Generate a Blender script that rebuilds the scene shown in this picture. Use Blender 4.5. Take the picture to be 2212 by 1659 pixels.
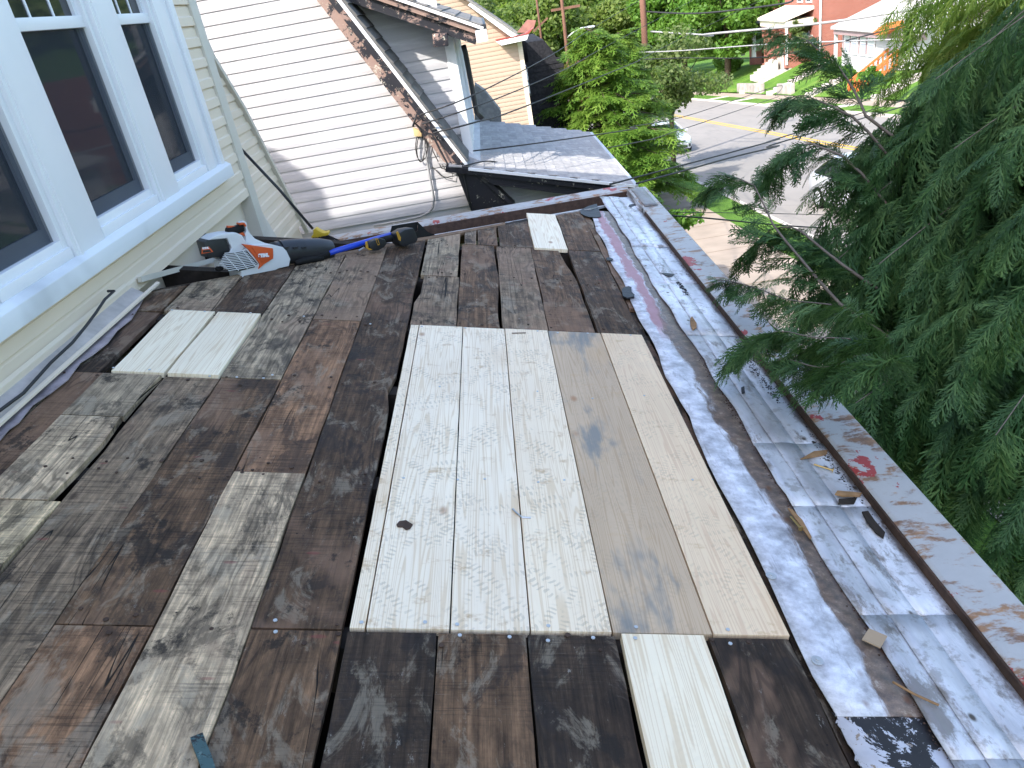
import bpy, bmesh, math, random
import numpy as np
from mathutils import Vector, Matrix
R_=math.radians
random.seed(7); rng=np.random.default_rng(7)
for o in list(bpy.data.objects): bpy.data.objects.remove(o)
SC=bpy.context.scene; COL=SC.collection
# ------------------------------------------------------------------ camera
# world axes: x towards the street, y along the house front (away), z up; camera at the origin
F_=1661.0; CX,CY=1106.0,829.5      # focal length and centre of the photograph measured on a 2212 px wide copy
RM=np.array([[0.9860329,-0.16259501,-0.03608312],[-0.04090062,-0.44640879,0.89389391],[-0.16145051,-0.87993298,-0.44682399]])
cd=bpy.data.cameras.new('camera'); cam=bpy.data.objects.new('camera',cd); COL.objects.link(cam); SC.camera=cam
cd.sensor_width=36; cd.lens=F_/2212*36; cd.clip_start=.02; cd.clip_end=3000
m=Matrix.Identity(4)
for i in range(3):
    m[i][0]=RM[i][0]; m[i][1]=-RM[i][1]; m[i][2]=-RM[i][2]
cam.matrix_world=m
# ------------------------------------------------------------------ light
SUNV=Vector((-.76,-.74,1.0)).normalized()      # direction towards the sun: behind and left, over the house
el=math.asin(SUNV.z); az=math.atan2(SUNV.x,SUNV.y)
W_=bpy.data.worlds.new('World'); SC.world=W_; W_.use_nodes=True
nt=W_.node_tree; bg=nt.nodes['Background']; sk=nt.nodes.new('ShaderNodeTexSky')
sk.sky_type='NISHITA'; sk.sun_disc=False; sk.sun_elevation=el; sk.sun_rotation=az; sk.air_density=1.0; sk.dust_density=2.2; sk.ozone_density=.4
nt.links.new(sk.outputs[0],bg.inputs[0]); bg.inputs[1].default_value=.15
sl=bpy.data.lights.new('sun','SUN'); sl.energy=2.15; sl.angle=R_(.53); sl.color=(1,.95,.87)
so=bpy.data.objects.new('sun',sl); COL.objects.link(so); so.rotation_euler=SUNV.to_track_quat('Z','Y').to_euler(); so.location=(-10,-10,20)
SC.view_settings.view_transform='Standard'; SC.view_settings.look='None'; SC.view_settings.gamma=1; SC.view_settings.exposure=1.93
SC.cycles.max_bounces=6; SC.cycles.transparent_max_bounces=12
# ------------------------------------------------------------------ measuring helpers
def ray(x,y):
    v=np.array([x-CX,y-CY,F_]); v/=np.linalg.norm(v); return RM@v
def P(x,y,ax,val):                  # point seen at (x,y) that lies on the plane axis=val
    r=ray(x,y); return r*(val/r[ax])
def proj(p):
    c=RM.T@np.asarray(p,float); return c[0]/c[2]*F_+CX, c[1]/c[2]*F_+CY
def zz(ox,oy,w,x,y):
    k=w/2212; return ((ox+x*k)*2212/3840,(oy+y*k)*2212/3840)
Z1=lambda x,y: zz(0,0,1280,x,y)
Z2=lambda x,y: zz(1100,0,1280,x,y)
Z3=lambda x,y: zz(2000,0,920,x,y)
Z4=lambda x,y: zz(2560,0,1280,x,y)
ZB=lambda x,y: zz(0,960,1280,x,y)
ZC=lambda x,y: zz(1280,960,1280,x,y)
ZD=lambda x,y: zz(2560,960,1280,x,y)
ZE=lambda x,y: zz(0,1920,1280,x,y)
ZF=lambda x,y: zz(1280,1920,1280,x,y)
ZG=lambda x,y: zz(2560,1920,1280,x,y)
ZH=lambda x,y: zz(1500,400,1000,x,y)
ZJ=lambda x,y: zz(2100,700,560,x,y)
ZK=lambda x,y: zz(700,800,480,x,y)
ZL=lambda x,y: zz(1100,780,560,x,y)
ZT=lambda x,y: zz(1700,0,480,x,y)
AL=R_(13); HH=1.6
dn=np.array([math.sin(AL),0,math.cos(AL)]); dU=np.array([math.cos(AL),0,-math.sin(AL)]); FOOT=-HH*dn
def deck(x,y,h=0):                  # (u,v) on the roof deck seen at (x,y)
    r=ray(x,y); p=r*(-(HH-h)/(r@dn)); return float(p@dU),float(p[1])
def d2w(u,v,h=0): return FOOT+u*dU+np.array([0,v,0])+h*dn
def w2d(p):
    q=np.asarray(p,float)-FOOT; return (float(q@dU),float(q[1]),float(q@dn))
# ------------------------------------------------------------------ mesh helpers
def tag(o,label=None,cat=None,group=None,kind=None):
    if label: o['label']=label
    if cat: o['category']=cat
    if group: o['group']=group
    if kind: o['kind']=kind
    return o
def empty(name,loc=(0,0,0),label=None,cat=None,group=None,rot=None):
    o=bpy.data.objects.new(name,None); COL.objects.link(o); o.location=loc; o.empty_display_size=.2
    if rot: o.rotation_euler=rot
    return tag(o,label,cat,group)
def mk(name,V,Fc,mat,parent=None,smooth=False,world=True):
    me=bpy.data.meshes.new(name); me.from_pydata([tuple(map(float,v)) for v in V],[],[tuple(f) for f in Fc])
    me.materials.append(mat) if not isinstance(mat,(list,tuple)) else [me.materials.append(x) for x in mat]
    if smooth: me.polygons.foreach_set('use_smooth',[True]*len(me.polygons))
    me.update(); return link(name,me,parent,world)
def link(name,me,parent=None,world=True):
    o=bpy.data.objects.new(name,me); COL.objects.link(o)
    if parent is not None:
        o.parent=parent
        if world and parent.type=='EMPTY' and parent.parent is None and tuple(parent.rotation_euler)==(0,0,0): o.location=-parent.location
    return o
def fastmesh(name,V,Q,mat,parent=None,world=True,smooth=False):   # numpy quads
    V=np.asarray(V,np.float32); Q=np.asarray(Q,np.int32); k=Q.shape[1]
    me=bpy.data.meshes.new(name); me.vertices.add(len(V)); me.vertices.foreach_set('co',V.ravel())
    me.loops.add(Q.size); me.loops.foreach_set('vertex_index',Q.ravel())
    me.polygons.add(len(Q)); me.polygons.foreach_set('loop_start',np.arange(0,Q.size,k,dtype=np.int32))
    if smooth: me.polygons.foreach_set('use_smooth',np.ones(len(Q),bool))
    me.update(calc_edges=True); me.materials.append(mat); return link(name,me,parent,world)
class MB:                            # collects simple solids into one mesh
    def __init__(s): s.v=[]; s.f=[]
    def add(s,V,Fc):
        b=len(s.v); s.v+= [tuple(map(float,x)) for x in V]; s.f+=[tuple(i+b for i in f) for f in Fc]; return s
    def box(s,a,b):
        (x0,y0,z0),(x1,y1,z1)=a,b
        return s.add([(x0,y0,z0),(x1,y0,z0),(x1,y1,z0),(x0,y1,z0),(x0,y0,z1),(x1,y0,z1),(x1,y1,z1),(x0,y1,z1)],BOXF)
    def prism(s,poly,d):             # poly: 3-d points (planar), d: extrusion vector
        n=len(poly); A=[np.asarray(p,float) for p in poly]; d=np.asarray(d,float); B=[p+d for p in A]
        return s.add(A+B,[tuple(range(n))[::-1],tuple(range(n,2*n))]+[(i,(i+1)%n,n+(i+1)%n,n+i) for i in range(n)])
    def bar(s,a,b,w,h,up=(0,0,1)):   # square bar between two points
        a=np.asarray(a,float); b=np.asarray(b,float); d=(b-a)/np.linalg.norm(b-a); up=np.asarray(up,float)
        sd=np.cross(d,up); sd/=np.linalg.norm(sd); u=np.cross(sd,d)
        c=[a+sd*i*w/2+u*j*h/2 for i,j in ((-1,-1),(1,-1),(1,1),(-1,1))]
        return s.prism(c,b-a)
    def tube(s,pts,r,n=8,cap=True):
        pts=[np.asarray(p,float) for p in pts]; m=len(pts); rr=r if hasattr(r,'__len__') else [r]*m
        V=[];up=np.array([.13,.2,.97])
        for i in range(m):
            d=pts[min(i+1,m-1)]-pts[max(i-1,0)]; d/=max(np.linalg.norm(d),1e-9)
            sd=np.cross(d,up)
            if np.linalg.norm(sd)<.05: sd=np.cross(d,[1,0,0])
            sd/=np.linalg.norm(sd); u=np.cross(sd,d)
            V+=[pts[i]+rr[i]*(math.cos(2*math.pi*k/n)*sd+math.sin(2*math.pi*k/n)*u) for k in range(n)]
        Fc=[(i*n+k,i*n+(k+1)%n,(i+1)*n+(k+1)%n,(i+1)*n+k) for i in range(m-1) for k in range(n)]
        if cap: Fc+=[tuple(range(n))[::-1],tuple((m-1)*n+k for k in range(n))]
        return s.add(V,Fc)
    def build(s,name,mat,parent=None,smooth=False,world=True,bevel=0,seg=2):
        o=mk(name,s.v,s.f,mat,parent,smooth,world)
        bm=bmesh.new(); bm.from_mesh(o.data); bmesh.ops.recalc_face_normals(bm,faces=bm.faces)
        if bevel: bmesh.ops.bevel(bm,geom=list(bm.edges),offset=bevel,segments=seg,affect='EDGES',profile=.6,clamp_overlap=True)
        bm.to_mesh(o.data); bm.free()
        if smooth or bevel:
            o.data.polygons.foreach_set('use_smooth',[True]*len(o.data.polygons))
            if bevel: o.data.set_sharp_from_angle(angle=R_(50))
        return o
BOXF=[(3,2,1,0),(4,5,6,7),(0,1,5,4),(1,2,6,5),(2,3,7,6),(3,0,4,7)]
def copy_tree(o,parent=None):
    c=o.copy(); COL.objects.link(c); c.parent=parent
    for ch in o.children: copy_tree(ch,c)
    return c
# ------------------------------------------------------------------ materials
class NT:
    def __init__(s,name,rough=.6,spec=.3,metal=0):
        s.m=bpy.data.materials.new(name); s.m.use_nodes=True; s.t=s.m.node_tree; s.b=s.t.nodes['Principled BSDF']
        s.b.inputs['Roughness'].default_value=rough; s.b.inputs['Specular IOR Level'].default_value=spec; s.b.inputs['Metallic'].default_value=metal
        s._tc=None;s._oi=None
    def n(s,k): return s.t.nodes.new('ShaderNode'+k)
    def L(s,a,b):
        if isinstance(a,(int,float)): b.default_value=a
        elif isinstance(a,(tuple,list)): b.default_value=(*a,1) if (len(a)==3 and b.type=='RGBA') else a
        else: s.t.links.new(a,b)
    @property
    def obj(s):
        if not s._tc: s._tc=s.n('TexCoord')
        return s._tc.outputs['Object']
    @property
    def oi(s):
        if not s._oi: s._oi=s.n('ObjectInfo')
        return s._oi
    def rvec(s,k=37.0):              # object coordinates shifted by a per-object random amount
        a=s.n('VectorMath'); a.operation='SCALE'; a.inputs[0].default_value=(k,k*.7,k*.3); s.L(s.oi.outputs['Random'],a.inputs['Scale'])
        b=s.n('VectorMath'); b.operation='ADD'; s.L(s.obj,b.inputs[0]); s.L(a.outputs[0],b.inputs[1]); return b.outputs[0]
    def map(s,v,sc=(1,1,1),loc=(0,0,0),rot=(0,0,0)):
        a=s.n('Mapping'); s.L(v,a.inputs[0]); a.inputs['Scale'].default_value=sc; a.inputs['Location'].default_value=loc; a.inputs['Rotation'].default_value=rot; return a.outputs[0]
    def noise(s,v,sc=1,det=4,ro=.55,dist=0,col=False):
        a=s.n('TexNoise'); s.L(v,a.inputs['Vector']); a.inputs['Scale'].default_value=sc; a.inputs['Detail'].default_value=det; a.inputs['Roughness'].default_value=ro; a.inputs['Distortion'].default_value=dist
        return a.outputs['Color' if col else 'Fac']
    def vor(s,v,sc=1,out='Distance',feat='F1',rnd=1):
        a=s.n('TexVoronoi'); s.L(v,a.inputs['Vector']); a.feature=feat; a.inputs['Scale'].default_value=sc; a.inputs['Randomness'].default_value=rnd; return a.outputs[out]
    def sep(s,v):
        a=s.n('SeparateXYZ'); s.L(v,a.inputs[0]); return a.outputs
    def ma(s,op,a,b=0,c=0,clamp=False):
        k=s.n('Math'); k.operation=op; k.use_clamp=clamp
        for i,x in enumerate((a,b,c)): s.L(x,k.inputs[i])
        return k.outputs[0]
    def ss(s,x,lo,hi):               # smoothstep
        k=s.n('MapRange'); k.interpolation_type='SMOOTHSTEP'; s.L(x,k.inputs[0]); k.inputs[1].default_value=lo; k.inputs[2].default_value=hi; return k.outputs[0]
    def mix(s,f,a,b,mode='MIX'):
        k=s.n('Mix'); k.data_type='RGBA'; k.blend_type=mode; s.L(f,k.inputs[0]); s.L(a,k.inputs[6]); s.L(b,k.inputs[7]); return k.outputs[2]
    def ramp(s,f,stops):
        k=s.n('ValToRGB'); s.L(f,k.inputs[0]); e=k.color_ramp.elements
        while len(e)<len(stops): e.new(.5)
        for i,(p,c) in enumerate(stops): e[i].position=p; e[i].color=(*c,1) if len(c)==3 else c
        return k.outputs[0]
    def bump(s,h,st=.3,d=.01):
        k=s.n('Bump'); k.inputs['Strength'].default_value=st; k.inputs['Distance'].default_value=d; s.L(h,k.inputs['Height']); s.L(k.outputs[0],s.b.inputs['Normal'])
    def col(s,c): s.L(c,s.b.inputs['Base Color']); return s
    def rough(s,c): s.L(c,s.b.inputs['Roughness'])
def flat(name,c,rough=.6,spec=.3,metal=0,var=.12,sc=6,bump=0,stretch=(1,1,1)):
    n=NT(name,rough,spec,metal); v=n.map(n.obj,stretch)
    a=n.noise(v,sc,5,.6); b=n.noise(n.obj,sc*.17,3)
    k=n.ma('ADD',n.ma('MULTIPLY',a,.6),n.ma('MULTIPLY',b,.4))
    n.col(n.ramp(k,[(.25,tuple(x*(1-var*1.6) for x in c)),(.75,tuple(min(1,x*(1+var)) for x in c))]))
    if bump: n.bump(a,bump,.01)
    return n.m
def old_wood():
    n=NT('old_board_wood',.8,.25); v=n.rvec(); oc=n.oi.outputs['Color']
    streak=n.noise(n.map(v,(60,2.0,20)),1,6,.7); fine=n.noise(n.map(v,(170,6,40)),1,4,.7)
    rings=n.ma('SINE',n.ma('MULTIPLY',n.noise(n.map(v,(5.0,.8,1)),1,3,.5,.3),120)); ringg=n.ss(n.noise(n.map(v,(1,.6,1),(1,8,3)),2.4,3),.44,.60)
    saw=n.noise(n.map(v,(5,120,5)),1,4,.75); sawg=n.ss(n.noise(v,2.1,3),.40,.56)
    blot=n.noise(n.map(v,(1,.6,1)),6,8,.72,.5); pale=n.noise(n.map(v,(1,.5,1),(9,3,1)),8,8,.72,.6); big=n.noise(n.map(v,(.8,.4,1),(3,7,2)),2.6,4,.6,.3); mid=n.noise(n.map(v,(1,.55,1),(6,1,7)),17,6,.7)
    c=n.mix(1,oc,n.ramp(streak,[(.30,(.42,.40,.39)),(.50,(.95,.93,.92)),(.68,(1.65,1.6,1.55))]),'MULTIPLY')
    c=n.mix(1,c,n.ramp(mid,[(.32,(.55,.54,.55)),(.5,(1,1,1)),(.70,(1.5,1.46,1.42))]),'MULTIPLY')
    c=n.mix(n.ma('MULTIPLY',n.ss(blot,.52,.60),.72),c,n.mix(.82,oc,(.020,.015,.014)))                     # dark damp stains
    c=n.mix(n.ma('MULTIPLY',n.ss(pale,.52,.62),.60),c,n.mix(.62,oc,(.40,.335,.25)))                      # weathered bloom
    c=n.mix(n.ma('MULTIPLY',n.ss(big,.52,.60),.55),c,n.mix(.62,oc,(.34,.20,.13)))                        # red brown patches
    c=n.mix(n.ma('MULTIPLY',n.ss(n.noise(n.map(v,(1,.7,1),(20,2,5)),4.4,8,.75),.57,.63),.80),c,(.022,.017,.014))   # tar
    c=n.mix(n.ma('MULTIPLY',n.ss(n.noise(n.map(v,(1.6,.6,1),(2,22,5)),12,8,.85,.15),.61,.67),.45),c,(.50,.45,.39))  # white scuffs
    c=n.mix(n.ma('MULTIPLY',n.ma('MULTIPLY',n.ss(rings,.1,.9),ringg),.62),c,n.mix(.75,c,(.012,.009,.008)))
    c=n.mix(n.ma('MULTIPLY',n.ma('MULTIPLY',n.ss(saw,.50,.60),sawg),.55),c,n.mix(.75,c,(.012,.009,.008)))
    c=n.mix(n.ma('MULTIPLY',n.ma('MULTIPLY',n.ss(saw,.38,.30),sawg),.25),c,n.mix(.45,c,(.5,.45,.40)))
    c=n.mix(n.ma('MULTIPLY',n.ss(fine,.54,.68),.45),c,n.mix(.6,c,(.01,.008,.007)))
    crack=n.ma('SUBTRACT',1,n.ss(n.ma('ABSOLUTE',n.ma('SUBTRACT',n.noise(n.map(v,(4.5,.16,1),(4,11,0)),1,3,.5),.5)),.0006,.0022))
    crack=n.ma('MULTIPLY',crack,n.ss(n.noise(v,1.7,2),.47,.54))
    c=n.mix(n.ma('MULTIPLY',crack,.95),c,(.006,.005,.005))
    kd=n.vor(n.map(v,(1,.7,1)),4.2); knot=n.ma('SUBTRACT',1,n.ss(kd,.03,.10)); c=n.mix(n.ma('MULTIPLY',knot,.7),c,(.03,.017,.012))
    hole=n.ma('SUBTRACT',1,n.ss(n.vor(v,11),.028,.05)); c=n.mix(n.ma('MULTIPLY',hole,.92),c,(.008,.006,.006))
    c=n.mix(n.ma('MULTIPLY',n.ma('SUBTRACT',1,n.ss(n.vor(n.map(v,(.7,2.2,1),(3,3,3)),4.6),.05,.09)),.45),c,(.22,.05,.05))    # traces of red paint
    n.col(c); n.rough(n.ma('MULTIPLY_ADD',blot,-.35,.92))
    n.bump(n.ma('ADD',n.ma('ADD',n.ma('MULTIPLY',streak,.7),n.ma('MULTIPLY',rings,.12)),n.ma('ADD',n.ma('MULTIPLY',crack,-2.2),n.ma('MULTIPLY',n.ma('MULTIPLY',saw,sawg),-1.0))),.75,.004)
    return n.m
def new_pine(name,base=(.92,.78,.61),dirt=1.0,blue=0.0,ringc=(.62,.42,.22)):
    n=NT(name,.62,.3); v=n.rvec()
    rings=n.ma('SINE',n.ma('MULTIPLY',n.noise(n.map(v,(9,.22,1)),1,3,.5,.1),200)); fine=n.noise(n.map(v,(220,4,30)),1,3,.6)
    tone=n.noise(n.map(v,(2,.7,1)),2,3)
    c=n.mix(n.ss(tone,.35,.65),base,tuple(min(1,x*1.1) for x in base)); c=n.mix(n.ma('MULTIPLY',n.oi.outputs['Random'],.30),c,tuple(x*y for x,y in zip(base,(.92,.80,.62))))
    c=n.mix(n.ma('MULTIPLY',n.ss(rings,.2,.95),.42),c,ringc)
    c=n.mix(n.ma('MULTIPLY',n.ss(fine,.5,.7),.16),c,ringc)
    kd=n.vor(n.map(v,(1,.55,1)),3.6); c=n.mix(n.ma('MULTIPLY',n.ma('SUBTRACT',1,n.ss(kd,.03,.085)),.7),c,(.38,.17,.07))
    c=n.mix(n.ma('MULTIPLY',n.ma('SUBTRACT',1,n.ss(n.vor(n.map(v,(1,.5,1),(5,1,0)),2.7),.10,.30)),.22),c,(.60,.36,.16))
    # boot prints: tread bars in patches with their own direction
    def prints(sc,off,ang,freq):
        q=n.map(n.obj,(1,1,1),off,(0,0,ang)); d=n.vor(n.map(q,(1.7,1,1)),sc,rnd=.9); s=n.sep(q)
        w=n.ma('SINE',n.ma('MULTIPLY_ADD',n.noise(q,16,3),9.0,n.ma('MULTIPLY',s[1],freq)))
        w2=n.ma('SINE',n.ma('MULTIPLY_ADD',n.noise(q,12,3),9.0,n.ma('MULTIPLY',s[0],freq*.45)))
        return n.ma('MULTIPLY',n.ma('MULTIPLY',n.ss(w,.0,.5),n.ss(w2,-.5,.1)),n.ma('SUBTRACT',1,n.ss(d,.30,.46)))
    pr=n.ma('MAXIMUM',n.ma('MAXIMUM',prints(5.6,(0,0,0),.3,330),prints(4.6,(3.3,1.7,0),-.7,300)),prints(5.1,(7.1,4.2,0),1.3,310))
    pr=n.ma('MULTIPLY',pr,n.ss(n.noise(n.obj,5,4,.7),.32,.52))
    c=n.mix(n.ma('MULTIPLY',pr,.32*dirt),c,(.30,.24,.17))
    c=n.mix(n.ma('MULTIPLY',n.ss(n.noise(n.map(n.obj,(1,1.6,1)),8,5,.7),.57,.70),.6*dirt),c,(.52,.32,.15))
    if blue: c=n.mix(n.ma('MULTIPLY',n.ss(n.noise(n.map(v,(2.2,.7,1)),2.6,4,.6,.3),.52,.68),blue),c,(.16,.19,.20))
    n.col(c); n.bump(n.ma('ADD',n.ma('MULTIPLY',rings,.3),fine),.12,.002); return n.m
def tin():                           # old galvanised flashing: white bloom, brown dirt along its lower edge, red paint
    n=NT('old_tin',.5,.5,.1); v=n.obj; s=n.sep(v); u=s[0]; y=s[1]
    a=n.noise(v,11,6,.7); b=n.noise(n.map(v,(1,.35,1)),5,5,.6); st=n.noise(n.map(v,(1,.22,1)),26,5,.75,.6)
    c=n.ramp(a,[(.30,(.28,.28,.30)),(.50,(.58,.59,.64)),(.66,(.84,.85,.92))])
    c=n.mix(n.ma('MULTIPLY',n.ss(st,.54,.68),.5),c,(.22,.21,.22))
    ed=n.ma('ADD',n.ma('ADD',u,n.ma('MULTIPLY',n.ma('SUBTRACT',b,.5),.17)),n.ma('MULTIPLY',n.ma('SUBTRACT',st,.5),.10))
    red=n.ma('MULTIPLY',n.ma('MULTIPLY',n.ss(ed,1.085,1.11),n.ma('SUBTRACT',1,n.ss(ed,1.165,1.18))),n.ss(y,3.75,4.1))
    c=n.mix(n.ma('MULTIPLY',red,.85),c,(.36,.13,.15))
    br=n.ma('MULTIPLY',n.ss(ed,1.135,1.165),n.ma('SUBTRACT',1,n.ma('MULTIPLY',n.ss(y,3.9,4.6),n.ma('SUBTRACT',1,n.ss(ed,1.17,1.19)))))
    c=n.mix(n.ma('MULTIPLY',br,.92),c,n.ramp(n.noise(v,20,7,.8),[(.32,(.030,.020,.014)),(.48,(.115,.070,.044)),(.58,(.20,.125,.08)),(.70,(.42,.36,.30))]))
    rust=n.ma('SUBTRACT',1,n.ss(n.vor(n.map(v,(1.5,1,1)),7.5),.04,.19)); c=n.mix(n.ma('MULTIPLY',n.ma('MULTIPLY',rust,n.ss(n.ma('ADD',b,u),1.50,1.62)),.85),c,(.14,.06,.03))
    n.col(c); n.rough(n.ma('MULTIPLY_ADD',a,.3,.35)); n.bump(n.ma('ADD',a,b),.4,.006); return n.m
def foil():                          # silver roof coating with seams, tar and dirt
    n=NT('silver_coating',.42,.5,.25); v=n.obj; s=n.sep(v)
    a=n.noise(v,16,6,.7); b=n.noise(n.map(v,(1,.3,1)),4,5,.65); wr=n.noise(n.map(v,(2.2,.5,1)),9,4,.6,1.2)
    c=n.ramp(b,[(.3,(.34,.34,.36)),(.50,(.56,.57,.61)),(.66,(.84,.85,.90))]); du=n.ma('ADD',s[0],n.ma('MULTIPLY',n.ma('SUBTRACT',n.noise(n.map(v,(1,.4,1)),9,6,.75),.5),.22)); c=n.mix(n.ma('MULTIPLY',n.ss(du,1.495,1.54),.8),c,(.10,.075,.055))
    c=n.mix(n.ma('MULTIPLY',n.ss(a,.52,.64),.6),c,(.26,.245,.23))
    c=n.mix(n.ma('MULTIPLY',n.ss(n.noise(n.map(v,(1,.4,1),(4,2,1)),6.5,7,.75),.54,.63),.75),c,(.17,.14,.115))
    c=n.mix(n.ma('SUBTRACT',1,n.ss(n.vor(n.map(v,(1.4,1,1)),6.5),.04,.12)),c,(.09,.07,.06))
    n.col(c); n.rough(n.ma('MULTIPLY_ADD',a,.4,.22)); n.bump(n.ma('ADD',n.ma('MULTIPLY',a,.3),wr),.5,.012); return n.m
def curb_paint():                    # grey painted gutter curb with rust blooms and red primer showing
    n=NT('curb_paint',.5,.4); v=n.obj
    a=n.noise(v,9,6,.7); b=n.noise(n.map(v,(1.0,1,1)),4.6,6,.7,.4); st=n.noise(n.map(v,(.35,1,.35)),24,4,.7)
    c=n.mix(a,(.33,.335,.34),(.46,.465,.47))
    k=n.ss(n.ma('ADD',n.ma('MULTIPLY',b,.55),n.ma('MULTIPLY',st,.45)),.495,.58); c=n.mix(n.ma('MULTIPLY',k,.9),c,n.ramp(a,[(.35,(.12,.05,.02)),(.65,(.36,.19,.08))]))
    r=n.ss(n.noise(n.map(v,(1,.8,1),(5,8,3)),3.4,6,.66,.3),.60,.612); c=n.mix(n.ma('MULTIPLY',r,.95),c,(.34,.035,.035))
    n.col(c); n.bump(n.ma('ADD',a,n.ma('MULTIPLY',k,-.6)),.25,.004); return n.m
def peel(name,a1=(.012,.013,.02),a2=(.30,.20,.17),a3=(.62,.58,.48),w=.55):  # flaking paint
    n=NT(name,.55,.4); v=n.obj
    e=n.noise(n.map(v,(1,1,1)),5.5,7,.78,.6); f=n.noise(v,14,6,.8,.4)
    c=n.mix(n.ss(e,w,w+.012),a1,a2); c=n.mix(n.ma('MULTIPLY',n.ss(f,.60,.612),n.ss(e,w-.09,w-.06)),c,a3)
    n.col(n.mix(n.ma('MULTIPLY',n.noise(v,30,4),.3),c,(.05,.04,.04))); n.bump(n.ss(e,w,w+.012),-.5,.004); return n.m
def vinyl(name,c,dirt=.5,chalk=(.9,.9,.9)):
    n=NT(name,.55,.35); v=n.obj
    a=n.noise(n.map(v,(.6,.6,6)),3,5,.65); b=n.noise(v,.9,4,.6); g=n.noise(v,40,3)
    k=n.mix(n.ma('MULTIPLY',n.ss(a,.45,.7),.25),c,chalk); k=n.mix(n.ma('MULTIPLY',n.ss(b,.48,.7),.25*dirt),k,tuple(x*.55 for x in c))
    n.col(k); n.bump(g,.03,.001); return n.m
def shingle(name,c1,c2):
    n=NT(name,.9,.15); v=n.rvec(); a=n.noise(v,90,3,.7); b=n.noise(n.map(v,(3,.6,3)),5,4)
    c=n.mix(n.ss(b,.35,.65),c1,c2); c=n.mix(n.ma('MULTIPLY',n.oi.outputs['Random'],.45),c,tuple(x*.62 for x in c1)); c=n.mix(n.ma('MULTIPLY',n.ss(a,.5,.7),.4),c,tuple(x*.5 for x in c1)); n.col(c); n.bump(a,.3,.003); return n.m
def leafmat(name,c1,c2,c3,rough=.5,trans=.35,sc=1.6):
    n=NT(name,rough,.25); v=n.obj; g=n.n('NewGeometry')
    a=n.noise(v,sc,3); k=n.ma('ADD',n.ma('MULTIPLY',a,.75),n.ma('MULTIPLY',g.outputs['Random Per Island'],.35))
    c=n.ramp(k,[(.3,c1),(.55,c2),(.85,c3)]); n.col(c)
    d=n.n('BsdfTranslucent'); n.L(n.mix(.3,c,(.5,.75,.08),'MIX'),d.inputs[0]); mx=n.n('MixShader'); mx.inputs[0].default_value=trans
    n.t.links.new(n.b.outputs[0],mx.inputs[1]); n.t.links.new(d.outputs[0],mx.inputs[2]); n.t.links.new(mx.outputs[0],n.t.nodes['Material Output'].inputs[0]); return n.m
def bricks(name,c1,c2,mc,sc=1):
    n=NT(name,.85,.2); b=n.n('TexBrick'); s=n.sep(n.obj); q=n.n('CombineXYZ'); n.L(n.ma('ADD',s[0],s[1]),q.inputs[0]); n.L(s[2],q.inputs[1]); n.L(q.outputs[0],b.inputs[0])
    b.inputs['Scale'].default_value=1; b.inputs['Brick Width'].default_value=.215*sc; b.inputs['Row Height'].default_value=.075*sc; b.inputs['Mortar Size'].default_value=.008
    b.inputs['Color1'].default_value=(*c1,1); b.inputs['Color2'].default_value=(*c2,1); b.inputs['Mortar'].default_value=(*mc,1)
    n.col(n.mix(n.ma('MULTIPLY',n.noise(n.obj,1.2,4),.35),b.outputs[0],tuple(x*.6 for x in c1))); return n.m
def glassmat(name,c=(.012,.015,.02),rough=.04,spec=.6):
    n=NT(name,rough,spec); n.col(n.mix(n.noise(n.obj,2),c,tuple(x*1.6 for x in c))); n.bump(n.noise(n.obj,1.3,2),.02,.02); return n.m
def screenmat():
    n=NT('insect_screen',.8,.1); n.col((.035,.042,.055)); t=n.n('BsdfTransparent'); mx=n.n('MixShader')
    w=n.ma('MULTIPLY_ADD',n.noise(n.obj,3,2),.1,.50); n.L(w,mx.inputs[0]); n.t.links.new(t.outputs[0],mx.inputs[1]); n.t.links.new(n.b.outputs[0],mx.inputs[2]); n.t.links.new(mx.outputs[0],n.t.nodes['Material Output'].inputs[0]); return n.m
M={}
M['old']=old_wood(); M['tarpeel']=peel('tar_over_tin',(.020,.019,.021),(.60,.60,.65),(.34,.26,.19),.50); M['pine']=new_pine('new_pine'); M['pine_tan']=new_pine('new_pine_tan',(.57,.43,.30),.5,.75,(.40,.25,.13)); M['pine_pink']=new_pine('new_pine_yellow',(.82,.63,.43),.7,.06,(.62,.38,.24))
M['pine_clean']=new_pine('new_pine_clean',(.92,.80,.62),.12); M['tin']=tin(); M['foil']=foil(); M['curb']=curb_paint()
M['void']=flat('painted_void_shade',(.012,.010,.009),.9,.1); M['rustedge']=flat('rusted_steel',(.075,.045,.032),.8,.3,0,.5,18,.4)  # void: near-black standing in for the shade under the boards
M['tar']=flat('roof_tar',(.022,.023,.028),.55,.4,0,.3,20,.4); M['brownwood']=flat('raw_wood_edge',(.24,.155,.10),.8,.2,0,.4,14,.3,(1,.2,1))
M['darkwood']=flat('tarred_wood',(.035,.027,.022),.8,.2,0,.6,12,.4,(1,.3,1)); M['lead']=flat('painted_flashing',(.40,.34,.35),.6,.3,0,.5,9,.4)
M['trim']=flat('white_trim_vinyl',(.80,.81,.84),.38,.4,0,.04,2); M['trimdirt']=vinyl('weathered_white_sill',(.74,.77,.80),3.2,(.85,.86,.88))
M['cream']=vinyl('cream_vinyl_siding',(.77,.65,.51),.4,(.80,.70,.57)); M['creamtrim']=vinyl('cream_vinyl_trim',(.60,.56,.48),.6,(.68,.64,.57))
M['white']=vinyl('white_vinyl_siding',(.45,.44,.46),.35); M['tan']=vinyl('tan_vinyl_siding',(.40,.295,.225),.3,(.45,.345,.27))
M['glass']=glassmat('window_glass'); M['screen']=screenmat(); M['sash']=flat('grey_sash',(.33,.36,.42),.5,.3,0,.05)
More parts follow.
